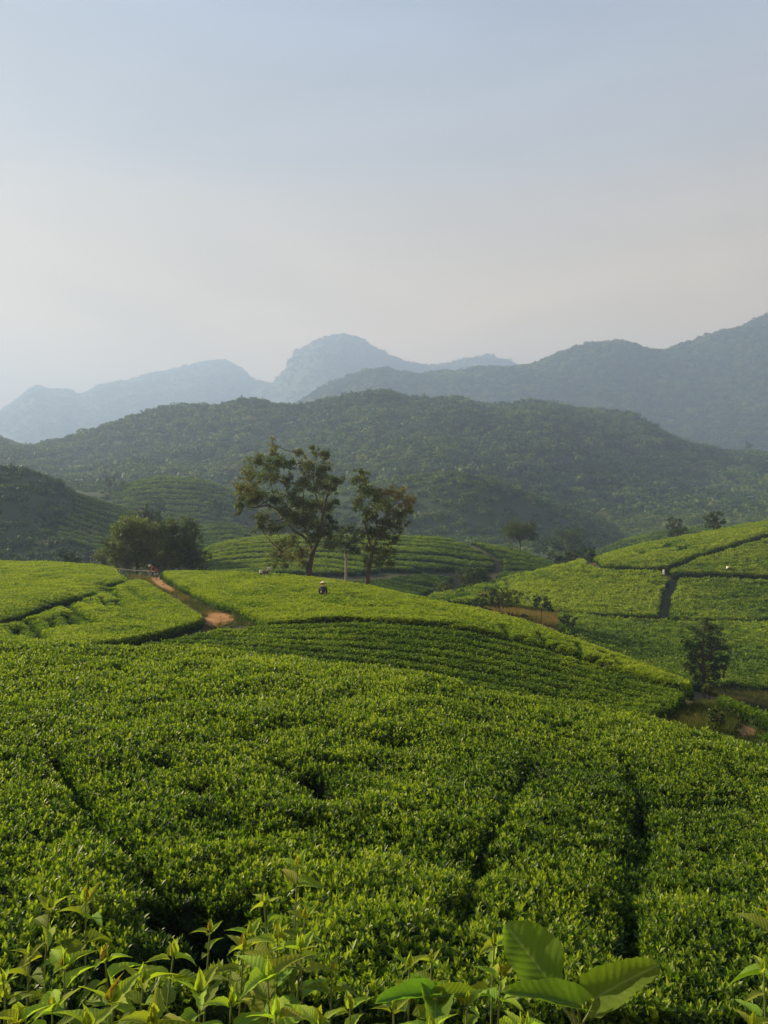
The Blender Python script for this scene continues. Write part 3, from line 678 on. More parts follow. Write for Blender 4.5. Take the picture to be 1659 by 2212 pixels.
def forest(label, d0, d1, per, rad, fn=None, sink=.55, tint=.4, px=(-380, 2050), name='forest'):
    x0 = (px[0]-CX)/F; x1 = (px[1]-CX)/F
    n = int((x1-x0)*(d1*d1-d0*d0)/2/per)
    u = rng.uniform(x0, x1, n); y = np.sqrt(rng.uniform(d0*d0, d1*d1, n)); x = u*y; ppx = CX+F*u
    ok = np.ones(n, bool)
    if fn is not None: ok = fn(x, y, ppx)
    x = x[ok]; y = y[ok]; n = len(x)
    s = rng.uniform(rad[0], rad[1], n)*(1+.25*fbm(x, y, 40, 2, 91))*np.where(rng.random(n) < .04, 1.35, 1)
    z = T(x, y) - s*sink + rng.normal(0, .12, n)*s
    t = tint + fbm(x, y, 60, 3, 77)*.30 + fbm(x, y, 12, 2, 78)*.18 + rng.normal(0, .15, n)
    rot = np.stack([rng.normal(0,.1,n), rng.normal(0,.1,n), rng.uniform(0,6.28,n)], 1)
    o = scattered_object(name, None, None, None, np.stack([x, y, z], 1), rot, s, np.clip(t, .02, .95), rng.integers(0,1000,n), NG_for)
    return tag(o, label, 'forest', None, 'stuff')
TEAFAR = [fd['P'] for fd in FIELDS if fd['n'] in ('KF','KB','KR','MF','J1','J2')]
def notea(x, y, ppx):
    ok = np.ones(len(x), bool)
    for P in TEAFAR: ok &= sdist(x, y, P) < -1.0
    return ok
Kline = lambda y: np.interp(y, [172,182,196,208,226,236], [215,215,128,148,156,160])
forest('dark wooded hill at the left edge of the valley', 172, 240, 6, (1.7, 3.4), lambda x, y, p: (p < Kline(y)) & notea(x, y, p), .7, .25, (-380, 230))
forest('light green wooded spur in front of the ridge', 236, 380, 9, (1.8, 3.8), lambda x, y, p: (p > 560) & notea(x, y, p), .6, .55)
forest('scattered bushes on the hazy valley floor', 116, 385, 12, (1.2, 2.8), lambda x, y, p: (((p <= 560) & ((y < 185) | (fbm(x, y, 30, 2, 61) > -.5)) & ((y > 225) | (p > Kline(np.maximum(y,172))) | (y < 172))) | ((p > 1210) & (p < 1800) & (y > 150) & (y < 225))) & notea(x, y, p), .5, .35)
forest('low shrubs and young trees in the hollow behind the left field', 104, 176, 6, (.9, 2.0), lambda x, y, p: notea(x, y, p) & ((p < 420) | ((p < 640) & (y > 160))), .3, .35, (-380, 640))
forest('dense forest covering the long middle ridge', 380, 860, 26, (3.0, 7.4), None, .45, .40)
forest('forest on the blue mountain to the right', 880, 1520, 60, (4.5, 9.5), None, .5, .35)
forest('forest on the faint dome shaped mountain', 2250, 3260, 330, (8, 14), None, .3, .35)

# ------------------------------------------------------------------ trees
def W(px, py, d): return Vector(((px-CX)/F*d, d, -(py-HY)/F*d))
def tube(V, Fc, pts, r0, r1, ns=7):
    n = len(pts); base = len(V)
    for i, p in enumerate(pts):
        t = (pts[min(i+1, n-1)]-pts[max(i-1, 0)])
        if t.length < 1e-6: t = Vector((0,0,1))
        t.normalize(); a = t.cross(Vector((0,1,.13))); a = a.normalized() if a.length > .05 else Vector((1,0,0)); b = t.cross(a).normalized()
        r = r0+(r1-r0)*i/(n-1)
        for k in range(ns):
            w = 2*math.pi*k/ns; V.append(p+(a*math.cos(w)+b*math.sin(w))*r)
    for i in range(n-1):
        for k in range(ns):
            Fc.append((base+i*ns+k, base+i*ns+(k+1) % ns, base+(i+1)*ns+(k+1) % ns, base+(i+1)*ns+k))
def curve_pts(pts, sub=4, jit=0.0):
    out = []
    n = len(pts)
    for i in range(n-1):
        p0 = pts[max(i-1,0)]; p1 = pts[i]; p2 = pts[i+1]; p3 = pts[min(i+2,n-1)]
        for s in range(sub):
            t = s/sub
            q = .5*((2*p1)+(p2-p0)*t+(2*p0-5*p1+4*p2-p3)*t*t+(3*p1-p0-3*p2+p3)*t**3)
            if jit and (i or s): q = q+Vector((rnd.gauss(0,jit), rnd.gauss(0,jit), rnd.gauss(0,jit)))
            out.append(q)
    out.append(pts[-1]); return out
def leaves_mesh(name, clumps, leaf, mat, base, droop=.35, sub=True, asp=.42):
    """clumps: (centre, rx, ry, rz, n, tint)"""
    P = []; A = []; Sd = []; L_ = []; Tn = []
    for c, rx, ry, rz, n, tn in clumps:
        k = max(6, int(n/24)) if sub else 1
        sc = rng.normal(0, 1, (k,3)); sc /= np.linalg.norm(sc, axis=1)[:,None]; sc *= rng.uniform(.2, 1.22, (k,1))
        pick = rng.integers(0, k, n)
        off = rng.normal(0, 1, (n,3)); off /= np.linalg.norm(off, axis=1)[:,None]; off *= rng.uniform(.2, 1, (n,1))*(.36 if sub else 1)
        p = (sc[pick]+off)*np.array([rx, ry, rz]) + np.array(c)
        P.append(p); Tn.append(tn + rng.normal(0, .12, n) + (rng.random(k)*.3-.15)[pick])
        a = rng.normal(0, 1, (n,3)); a[:,2] -= droop*2; a /= np.linalg.norm(a, axis=1)[:,None]; A.append(a)
        L_.append(leaf*rng.uniform(.6, 1.3, n))
    P = np.vstack(P); A = np.vstack(A); L_ = np.concatenate(L_)[:,None]; Tn = np.concatenate(Tn)
    s = np.cross(A, rng.normal(0, 1, A.shape)); s /= np.linalg.norm(s, axis=1)[:,None]+1e-9
    up = np.cross(s, A); m = P+A*L_*.5
    V = np.stack([P, m+s*L_*asp*.5+up*L_*.08, P+A*L_, m-s*L_*asp*.5+up*L_*.08], 1).reshape(-1, 3) - np.array(base)
    i = np.arange(len(P))*4
    Fq = np.stack([i, i+1, i+2, i+3], 1)
    me = mesh_np(name, V, Fq, mat, False); fattr(me, 'tint', np.clip(np.repeat(Tn, 4), .02, .95)); return me
M_tree = leaf_mat('tree_leaf', [(0,(.030,.048,.018)),(.4,(.075,.120,.032)),(.7,(.14,.17,.045)),(1,(.22,.18,.065))], .35, .5, inst=False, young=False)
M_tree_dk = leaf_mat('dark_tree_leaf', [(0,(.018,.036,.012)),(.5,(.046,.084,.021)),(1,(.12,.16,.038))], .35, .5, inst=False, young=False)
M_bush = leaf_mat('bush_leaf', [(0,(.030,.045,.010)),(.5,(.080,.125,.022)),(1,(.17,.22,.038))], .35, .5, inst=False, young=False)
def tree(name, base, limbs, clumps, leaf, mat, label, cat='tree', group=None, bark=None, twigs=True, asp=.42, droop=.35):
    e = empty(name, base); tag(e, label, cat, group)
    V = []; Fc = []
    for k, (pts, r0, r1) in enumerate(limbs):
        vv, ff = (V, Fc) if k == 0 else ([], [])
        q = [p-base for p in curve_pts(pts, 4, r0*.12)]
        tube(vv, ff, q, r0, r1, 9 if k == 0 else 7)
        if k > 0:
            link(bpy.data.objects.new('branch', mesh_np('branch', [tuple(v) for v in vv], ff, bark or M_bark)), e)
    if V: link(bpy.data.objects.new('trunk', mesh_np('trunk', [tuple(v) for v in V], Fc, bark or M_bark)), e)
    if twigs:
        nodes_ = [p for pts, _, _ in limbs for p in curve_pts(pts, 4)]
        V = []; Fc = []
        for c, rx, ry, rz, n, tn in clumps:
            c = Vector(c); near_ = min(nodes_, key=lambda p: (p-c).length+max(0, p.z-c.z)*.8)
            tw = .022*max(1, (c-near_).length/1.0)
            mid = (near_+c)/2+Vector((rnd.gauss(0,.1), rnd.gauss(0,.1), -.08*(c-near_).length))
            tube(V, Fc, [p-base for p in curve_pts([near_, mid, c], 3)], tw, .012, 5)
            for j in range(4):
                t = c+Vector((rnd.uniform(-1,1)*rx, rnd.uniform(-1,1)*ry, rnd.uniform(-.5,1)*rz))*.8
                tube(V, Fc, [c-base, (c+t)/2-base+Vector((0,0,-.05)), t-base], .014, .006, 4)
        if V:
            o = link(bpy.data.objects.new('twigs', mesh_np('twigs', [tuple(v) for v in V], Fc, bark or M_bark)), e); o['kind'] = 'stuff'
    o = link(bpy.data.objects.new('foliage', leaves_mesh('foliage', clumps, leaf, mat, base, droop, True, asp)), e); o['kind'] = 'stuff'
    return e
# the tall pair (sizes read from the photograph, real depth given to every limb and clump)
def q1(cx, cy, d): return W(448+.297*cx, 918.3+.297*cy, d)
def clumps_from(lst, d, spread, dens, lscale=1.0):
    out = []
    for c in lst:
        cx, cy, rx, ry = c[:4]; tn = c[4] if len(c) > 4 else .45; sp = c[5] if len(c) > 5 else 1
        dd = d + rnd.uniform(-spread, spread)
        k = .297/F*dd
        X_, Z_ = rx*k, ry*k
        out.append((tuple(q1(cx, cy, dd)), X_, (X_+Z_)/2, Z_, int(dens*3.8*X_*Z_*sp)+30, tn))
    return out
d1_ = 64.5
b1 = q1(742, 1118, d1_); b1.z = float(G(b1.x, b1.y))
L1 = [([b1, q1(742,1040,64.5), q1(752,960,64.5), q1(768,915,64.5)], .30, .21),
      ([q1(764,925,64.5), q1(800,860,64.3), q1(826,780,64), q1(842,650,63.7), q1(866,530,63.4), q1(890,480,63.2), q1(905,400,63)], .17, .035),
      ([q1(764,925,64.5), q1(745,860,64.8), q1(700,810,65), q1(640,775,65.3), q1(570,700,65.8), q1(515,620,66.2), q1(480,500,66.5), q1(455,350,66.6), q1(470,150,66.6)], .15, .03),
      ([q1(842,650,63.7), q1(790,520,64), q1(770,380,64.3), q1(790,200,64.5)], .08, .02),
      ([q1(515,620,66.2), q1(420,560,66.6), q1(330,480,67), q1(290,380,67)], .07, .02),
      ([q1(745,860,64.8), q1(700,700,64.2), q1(700,560,64), q1(690,420,64)], .08, .02),
      ([q1(770,300,64.4), q1(730,250,64.2), q1(690,200,64)], .035, .012),
      ([q1(752,960,64.5), q1(690,900,63.8), q1(620,880,63.2), q1(540,920,63)], .06, .02),
      ([q1(866,530,63.4), q1(920,470,63), q1(960,420,62.8)], .04, .012)]
C1 = clumps_from([(470,130,26,60,.6,.5),(475,190,45,50,.55,.7),(360,260,85,60,.5),(520,280,90,60,.45),(585,270,45,30,.4),(300,370,80,70,.72),(430,370,100,70,.45),(570,390,60,60,.35),(260,470,75,60,.75),(370,500,100,70,.6),(500,540,80,70,.35),
  (230,570,50,50,.4),(330,560,70,50,.4),(225,630,28,30,.35),(400,680,70,50,.4),(480,740,80,50,.4),(370,730,45,35,.45),(560,640,70,60,.3),(620,520,60,60,.3),
  (680,190,55,30,.4,.7),(780,180,35,45,.45,.7),(860,210,55,50,.4),(735,300,75,70,.55),(850,320,85,60,.4),(930,400,75,50,.35),(690,420,80,75,.5),(800,430,85,75,.5),(900,470,50,40,.35),(650,560,65,65,.35),
  (760,580,95,85,.4),(880,600,65,60,.4),(930,560,28,25,.4),(700,700,90,70,.35),(820,720,85,65,.4),(905,690,50,45,.35),(640,660,60,50,.3),(860,790,75,45,.35),(940,740,40,35,.3),(760,810,70,50,.4),(900,860,60,40,.4),
  (540,870,55,55,.6),(620,840,60,60,.6),(500,940,50,45,.6),(600,950,75,50,.75),(680,920,50,60,.7),(480,1010,38,20,.6),(560,1010,50,28,.65),(690,1010,50,35,.5)], d1_, 1.7, 330)
tree('tall_tree', b1, L1, C1, .21, M_tree, 'tallest tree, with a forked dark trunk and open feathery crown behind the tea crest')
d2_ = 60.0
b2 = q1(1160, 1150, d2_); b2.z = float(G(b2.x, b2.y))
L2 = [([b2, q1(1170,1060,60), q1(1196,960,60), q1(1206,900,60)], .20, .13),
      ([q1(1204,915,60), q1(1170,820,60), q1(1148,720,60.2), q1(1132,600,60.4), q1(1110,450,60.5), q1(1120,340,60.5)], .10, .02),
      ([q1(1206,900,60), q1(1235,820,59.8), q1(1290,700,59.5), q1(1340,600,59.3), q1(1400,540,59.2)], .10, .02),
      ([q1(1235,820,59.8), q1(1230,700,60.4), q1(1215,560,60.8)], .07, .02),
      ([q1(1206,900,60), q1(1270,890,59.5), q1(1340,850,59)], .05, .015)]
C2 = clumps_from([(1110,340,38,38,.45,.7),(1085,400,40,40,.45),(1150,390,35,50,.5),(1060,400,22,16,.4),(1150,480,70,55,.35),(1090,560,42,55,.35),(1220,520,75,65,.6),(1310,480,70,42,.92),(1390,490,60,45,.9),(1440,560,65,60,.88),(1490,620,35,35,.7),(1480,540,35,30,.9),
  (1300,590,85,65,.55),(1400,650,75,45,.45),(1180,650,80,75,.35),(1300,710,85,70,.3),(1385,740,45,45,.35),(1180,770,75,65,.3),(1280,810,85,55,.3),(1360,830,50,40,.4),(1180,890,60,45,.45),(1300,920,70,55,.45),(1250,1000,60,35,.5),(1330,1000,40,35,.4),(1150,1000,35,35,.5),(1450,715,30,20,.4)], d2_, 1.4, 360)
tree('tall_tree', b2, L2, C2, .19, M_tree, 'tall slanting tree with rusty tinged upper right crown, second of the tall pair')
d3_ = 78.0
b3 = q1(1008, 1122, d3_); b3.z = float(G(b3.x, b3.y))
L3 = [([b3, q1(1007,1020,78), q1(1004,920,78), q1(1010,840,78), q1(1015,760,78)], .15, .05)]
C3 = clumps_from([(975,800,50,55,.4),(1040,750,55,40,.35),(1080,820,55,55,.35),(1000,870,65,45,.35),(945,850,28,35,.4),(1090,910,38,35,.35),(1010,760,40,30,.4),(1050,900,50,40,.35)], d3_, 1.0, 420)
tree('slim_tree', b3, L3, C3, .16, M_tree_dk, 'small dark tree with a pale bare trunk between the two tall trees', bark=M_bark_pale)

def auto_tree(name, px, py0, py1, rx, d, label, mat, leaf, crown_lo=.35, n=14, dens=420, tint=.4, shape='round', depth=None, cat='tree', group=None, lean=0, bark=None, tsp=.25, asp=.5):
    """base (px,py0), top py1, half width rx; all picture units at distance d"""
    b = W(px, py0, d); b.z = float(G(b.x, b.y)); k = d/F
    H = (py0-py1)*k; top = W(px+lean, py1, d)
    z0 = W(px, py0, d).z
    cz0 = z0+H*crown_lo; rxm = rx*k; rz = (top.z-cz0)/2; cz = (top.z+cz0)/2
    cl = []; r = random.Random(int(px*7+py0)); ends = []
    for i in range(n):
        a = r.uniform(0, 6.28); el = math.asin(r.uniform(-.9, .98)); q = r.uniform(.35, .78)
        x = math.cos(a)*math.cos(el)*q; y = math.sin(a)*math.cos(el)*q; z = math.sin(el)*q
        if crown_lo < .13:
            zz_ = -.92+1.8*((i+.5)/n)+r.uniform(-.08,.08); rad_ = math.sqrt(max(.05, 1-(max(zz_,-.25)*.95)**2))*math.sqrt(r.uniform(.05,.8)); a = i*2.4+r.uniform(-.6,.6)
            x = math.cos(a)*rad_; y = math.sin(a)*rad_; z = zz_*.86
        if shape == 'dome': x *= 1.15-.35*max(z, 0)*1.3; z = z*.9
        s = r.uniform(.26, .42)
        c = (b.x+(lean*k)*.5+x*rxm, d+y*rxm, cz+z*rz)
        rr = s*rxm; rzz = s*max(rz, rxm*.5)
        cl.append((c, rr, rr, rzz, int(dens*3.2*rr*rzz)+50, tint+r.uniform(-tsp, tsp))); ends.append(Vector(c))
    limbs = [([b, b+(Vector((b.x+lean*k*.4, d, cz0))-b)*.5+Vector((.03*H*r.uniform(-1,1),0,0)), Vector((b.x+lean*k*.4, d, cz0+.15*H))], max(.03*H*.75, .03), max(.018*H, .02))]
    st = limbs[0][0][1]*.3+limbs[0][0][2]*.7
    for c in r.sample(ends, min(5, len(ends))):
        limbs.append(([st, (st+c)/2+Vector((0,0,.06*H)), c], max(.012*H, .02), .01))
    return tree(name, b, limbs, cl, leaf, mat, label, cat, group, bark, True, asp)
auto_tree('bushy_tree', 290, 1232, 1118, 62, 86, 'yellow green bushy tree, left of the rounded pair behind the path end', M_bush, .21, .05, 34, 240, .55, lean=20)
auto_tree('bushy_tree', 238, 1232, 1165, 38, 84, 'low leafy bush at the left foot of the rounded trees', M_bush, .15, .02, 16, 330, .45)
auto_tree('bushy_tree', 385, 1235, 1119, 54, 84, 'rounded dark leafy tree directly behind the crest, right of the yellow green one', M_tree_dk, .21, .05, 34, 280, .52)
auto_tree('bushy_tree', 432, 1235, 1185, 26, 86, 'short dark shrub at the right foot of the rounded tree', M_tree_dk, .15, .02, 12, 330, .4)
auto_tree('round_tree', 326, 1175, 1092, 28, 125, 'dark tree top rising behind the two rounded bushy trees', M_tree_dk, .28, .1, 16, 130, .4)
auto_tree('lone_tree', 1122, 1192, 1111, 43, 143, 'lone round crowned tree standing on the ribbed middle hill', M_tree_dk, .26, .18, 22, 150, .5)
auto_tree('round_tree', 1542, 1150, 1104, 26, 134, 'small round tree on top of the right hill, near the right edge', M_tree_dk, .26, .12, 14, 150, .45)
auto_tree('round_tree', 1462, 1172, 1136, 24, 127, 'low bushy tree on the crest of the right hill beside the bare spots', M_tree_dk, .26, .05, 12, 150, .35)
auto_tree('slim_tree', 1456, 1160, 1114, 16, 165, 'hazy upright tree behind the low bushy tree on the right hill', M_tree_dk, .3, .1, 10, 120, .4)
auto_tree('round_tree', 1277, 1218, 1180, 17, 112, 'small dark tree at the left end of the upper furrow on the right hill', M_tree_dk, .24, .1, 12, 170, .3)
auto_tree('shrub', 1240, 1222, 1188, 26, 122, 'broad dark shrub just behind the crest of the right hill', M_tree_dk, .24, .05, 14, 170, .25, cat='shrub')
auto_tree('shrub', 1208, 1222, 1196, 14, 124, 'smaller dark shrub at the left end of the shrubs behind the right hill', M_tree_dk, .24, .05, 10, 170, .3, cat='shrub')
auto_tree('shrub', 1024, 1282, 1222, 42, 98, 'wide round shrub in the hollow behind the lime green crest', M_tree_dk, .22, .02, 20, 220, .42, cat='shrub')
auto_tree('shrub', 962, 1290, 1256, 24, 97, 'low pale green shrub left of the wide round shrub in the hollow', M_bush, .2, .02, 12, 220, .5, cat='shrub')
auto_tree('shrub', 1078, 1318, 1266, 46, 66, 'loose leggy shrub in front of the lime green slope', M_tree, .20, .10, 18, 150, .45, cat='shrub')
auto_tree('shrub', 1040, 1322, 1290, 22, 62, 'dark low shrub at the left foot of the leggy shrub', M_tree_dk, .15, .02, 10, 300, .35, cat='shrub')
auto_tree('shrub', 1172, 1320, 1284, 25, 66, 'small spreading shrub with a bare crooked branch by the rusty bare ground', M_tree_dk, .17, .05, 10, 240, .45, cat='shrub', lean=-6)
auto_tree('shrub', 1112, 1345, 1324, 24, 58, 'dark bush on the rusty bare ground at the crest', M_tree_dk, .14, .02, 10, 300, .3, cat='shrub')
auto_tree('shrub', 1225, 1352, 1324, 22, 62, 'dark bush at the left end of the olive green tea slope', M_tree_dk, .14, .02, 10, 300, .35, cat='shrub')
auto_tree('shrub', 1225, 1392, 1362, 30, 52, 'shadowed bush low on the edge of the olive green tea slope', M_tree_dk, .13, .02, 10, 320, .3, cat='shrub')
d4 = 50.0
bt = W(1522, 1480, d4); bt.z = float(G(bt.x, bt.y))
def qd(px, py, rx, ry, tn, sp=1):
    dd = d4+rnd.uniform(-1, 1); k = dd/F; return (tuple(W(px, py, dd)), rx*k, rx*k, ry*k, int(1250*rx*ry*k*k*sp)+20, tn)
tree('lone_tree', bt, [([bt, W(1520,1440,50), W(1518,1400,50), W(1522,1350,50)], .14, .03), ([W(1520,1445,50), W(1500,1420,50.3), W(1486,1390,50.5)], .07, .02), ([W(1519,1430,50), W(1542,1405,49.7), W(1558,1385,49.5)], .07, .02)],
  [qd(1526,1338,9,10,.45,.6), qd(1520,1352,22,14,.4), qd(1502,1356,14,10,.5,.7), qd(1538,1358,16,12,.35), qd(1518,1370,18,12,.4), qd(1556,1364,10,6,.45,.5), qd(1492,1392,18,14,.3), qd(1512,1394,18,14,.5), qd(1535,1392,22,16,.3), qd(1560,1396,14,14,.35),
   qd(1490,1415,18,16,.35), qd(1510,1418,20,16,.6), qd(1538,1418,24,18,.25), qd(1562,1422,14,14,.3), qd(1492,1440,16,14,.7), qd(1512,1442,20,14,.65), qd(1540,1442,24,14,.3), qd(1562,1440,12,10,.35), qd(1500,1462,14,10,.4), qd(1525,1462,24,12,.3), qd(1550,1460,18,10,.3), qd(1532,1376,12,14,.35)],
  .16, M_tree_dk, 'dark many lobed tree in the right hollow, in front of the olive tea slope')
auto_tree('shrub', 1545, 1570, 1530, 20, 21.5, 'leafy weed bush growing inside the bend of the track', M_bush, .07, .02, 12, 1600, .45, cat='shrub', asp=.5)
auto_tree('shrub', 1532, 1502, 1474, 14, 29, 'spiky little shrub at the tip where the bright strip ends', M_bush, .09, .02, 8, 1400, .4, cat='shrub', asp=.3)
auto_tree('round_tree', 236, 1066, 1028, 16, 318, 'hazy dark tree standing far in the valley, left of the far tea hill', M_tree_dk, .6, .05, 10, 30, .35)
auto_tree('round_tree', 264, 1060, 1036, 10, 330, 'hazy smaller tree beside the far dark tree', M_tree_dk, .6, .05, 8, 30, .4)
auto_tree('round_tree', 345, 1108, 1072, 15, 255, 'hazy round tree in the valley above the bushy trees', M_tree_dk, .5, .05, 10, 40, .4)
auto_tree('bare_shrub', 1190, 1214, 1190, 12, 150, 'faint low bush beyond the end of the middle hill', M_tree_dk, .3, .05, 6, 100, .35, cat='shrub')
auto_tree('spreading_tree', 1228, 1206, 1138, 44, 205, 'hazy spreading tree in the valley between the middle hill and the right hill', M_tree_dk, .4, .12, 22, 60, .55)
auto_tree('round_tree', 1165, 1200, 1160, 20, 215, 'hazy round tree right of the lone tree, lower in the valley', M_tree_dk, .4, .1, 12, 60, .45)
auto_tree('bushy_tree', 590, 1160, 1092, 38, 215, 'pale hazy tree clump left of the tallest trees, beyond the ribbed hill', M_bush, .4, .05, 18, 60, .35)
auto_tree('bushy_tree', 640, 1166, 1100, 30, 222, 'hazy grey green tree seen through the gap under the tallest crown', M_tree_dk, .4, .05, 14, 60, .6)
auto_tree('round_tree', 468, 1120, 1080, 16, 262, 'hazy round tree on the slope right of the far tea hill', M_tree_dk, .5, .05, 10, 50, .45)
auto_tree('shrub', 405, 1052, 1030, 18, 322, 'bushy growth on top of the far hazy tea hill', M_tree_dk, .6, .05, 10, 30, .5, cat='shrub')
auto_tree('shrub', 150, 1225, 1190, 22, 100, 'feathery shrub rising behind the left field crest', M_tree_dk, .25, .05, 12, 160, .4, cat='shrub')
# bare crooked branch beside the small shrub
e = empty('dead_branch', tuple(hit(1160,1318,55,80).tolist())+(0,)); p = hit(1162,1318,55,80,True); e.location = (p[0], p[1], float(G(p[0], p[1])))
V = []; Fc = []
for pts in (((0,0,0),(-.45,0,.55),(-1.0,.1,1.5),(-1.15,.1,1.25),(-1.9,.1,.8)), ((-.95,.1,1.4),(-1.2,.1,1.75))):
    tube(V, Fc, curve_pts([Vector(q) for q in pts], 3), .06, .02, 6)
link(bpy.data.objects.new('branch', mesh_np('branch', [tuple(v) for v in V], Fc, M_bark)), e)
tag(e, 'bare crooked branch leaning left beside the small shrub', 'branch')

# skyline trees on the long ridge
def sky_proto(k, flat, h, mat=M_tree_dk):
    e = empty('skyline_tree', (0,0,0)); r = random.Random(k+50)
    V = []; Fc = []; b = Vector((0,0,0)); tip = Vector((r.uniform(-.4,.4), 0, h*.8))
    tube(V, Fc, [b, tip*.5, tip], .22, .10, 6)
    cl = []
    if flat:
        for j in range(5): c = (tip.x+r.uniform(-2.2,2.2), r.uniform(-1.5,1.5), h*r.uniform(.72,1.0)); cl.append((c, 1.5, 1.3, .38, 42, .35)); tube(V, Fc, [tip*.75, Vector(c)], .07, .03, 4)
    else:
        for j in range(6): cl.append(((r.uniform(-1,1), r.uniform(-1,1), h*r.uniform(.5,.95)), 1.3, 1.2, 1.1, 45, .35))
    link(bpy.data.objects.new('trunk', mesh_np('trunk', [tuple(v) for v in V], Fc, M_bark)), e)
    link(bpy.data.objects.new('crown', leaves_mesh('crown', cl, .75, mat, (0,0,0), .1, True, .6)), e)['kind'] = 'stuff'
    return e
def copy_thing(src, loc, rz=0, s=1):
    c = src.copy(); COL.objects.link(c); c.location = loc; c.rotation_euler = (0,0,rz); c.scale = (s,s,s)
    for ch in src.children: q = ch.copy(); COL.objects.link(q); q.parent = c
    return c
def ridge_d(px): return float(np.interp(px, PXG, Dk[22]))
protos = [sky_proto(0, True, 9), sky_proto(1, True, 7.5), sky_proto(2, False, 8), sky_proto(3, True, 10)]
used = set()
SK = [(6,0,.8),(20,1,.8),(46,1,.9),(58,1,.6),(128,1,.8),(138,3,.7),(150,2,1.2),(159,1,.6),(174,2,.6),(182,2,.5),(238,2,.6),(252,1,.8),(262,3,.9),(273,0,1.0),(284,3,1.0),(296,1,.9),(308,2,.7),(322,3,.9),(335,0,1.0),(350,3,1.0),(363,1,1.1),(377,0,1.0),(392,3,.9),(405,1,1.0),(420,0,.9),(434,3,.9),
  (455,2,.7),(478,0,.9),(492,3,.9),(507,1,1.0),(521,0,1.0),(536,3,1.0),(551,1,.9),(566,2,.8),(700,2,.6),(812,2,.7),(843,2,.6),(966,2,.9),(978,0,1.0),(992,1,.9),(1022,2,.8),(1080,2,.6),(1120,2,.8),(1135,2,.9),(1150,2,.9),(1166,2,.8),(1180,2,.7),(1340,2,.7),(1428,0,.7),(1546,1,.8),(1571,2,.6),(1616,2,1.4)]
ORD = 'first second third fourth fifth sixth seventh eighth ninth tenth eleventh twelfth thirteenth fourteenth fifteenth sixteenth seventeenth eighteenth nineteenth twentieth twenty-first twenty-second twenty-third twenty-fourth twenty-fifth twenty-sixth twenty-seventh twenty-eighth twenty-ninth thirtieth'.split()
cnt = {}
for px, k, s in SK:
    d = ridge_d(px)+rnd.uniform(-3, 3); x = (px-CX)/F*d; loc = (x, d, float(T(x, d))-3.0)
    if k not in used: used.add(k); t = protos[k]; t.location = loc; t.scale = (s,s,s)
    else: t = copy_thing(protos[k], loc, rnd.uniform(0,6), s)
    lab = {150:'tall narrow tree standing above the low saddle of the left skyline', 1616:'solitary dark tree sticking up from the ridge near the right edge',
           1428:'ragged tree leaning out of the ridge slope on the right', 978:'largest feathery tree on the middle of the ridge'}.get(px)
    if lab is None: lab = 'small flat topped tree in the row along the left half of the ridge skyline' if (k != 2 and px < 600) else ('small round tree breaking the left half of the ridge skyline' if px < 600 else 'small tree breaking the right half of the wooded ridge skyline')
    if lab.startswith('small'):
        kind_ = ('flat topped tree' if k != 2 else 'round tree')+(' on the left half' if px < 600 else ' on the right half')
        cnt[kind_] = cnt.get(kind_, 0)+1; lab = '%s small %s of the ridge skyline' % (ORD[cnt[kind_]-1], kind_.replace(' on the', ' from the left on the'))
    tag(t, lab, 'tree', 'trees along the ridge skyline')

# ------------------------------------------------------------------ people
def mat_plain(name, c, rough=.8):
    m, N, L = nodes(name); out = N.new('ShaderNodeOutputMaterial'); p = N.new('ShaderNodeBsdfPrincipled')
    n = noise(N, L, 9, 3, True); col = mixc(N, L, n.outputs['Fac'], tuple(v*.75 for v in c), tuple(min(1, v*1.2) for v in c))
    L.new(col, p.inputs['Base Color']); p.inputs['Roughness'].default_value = rough
    L.new(p.outputs[0], out.inputs['Surface']); return m
SKIN = mat_plain('skin', (.38,.22,.15), .5)
def skin_obj(name, verts, edges, rad, mat, parent, sub=1):
    me = bpy.data.meshes.new(name); me.from_pydata([tuple(v) for v in verts], edges, []); me.materials.append(mat)
    o = link(bpy.data.objects.new(name, me), parent)
    md = o.modifiers.new('skin', 'SKIN'); sv = me.skin_vertices[0].data if me.skin_vertices else None
    if sv is None:
        bpy.context.view_layer.objects.active = o; me.skin_vertices
    for i, r in enumerate(rad): sv[i].radius = (r, r)
    sv[0].use_root = True
    md.use_smooth_shade = True
    s = o.modifiers.new('sub', 'SUBSURF'); s.levels = sub; s.render_levels = sub
    return o
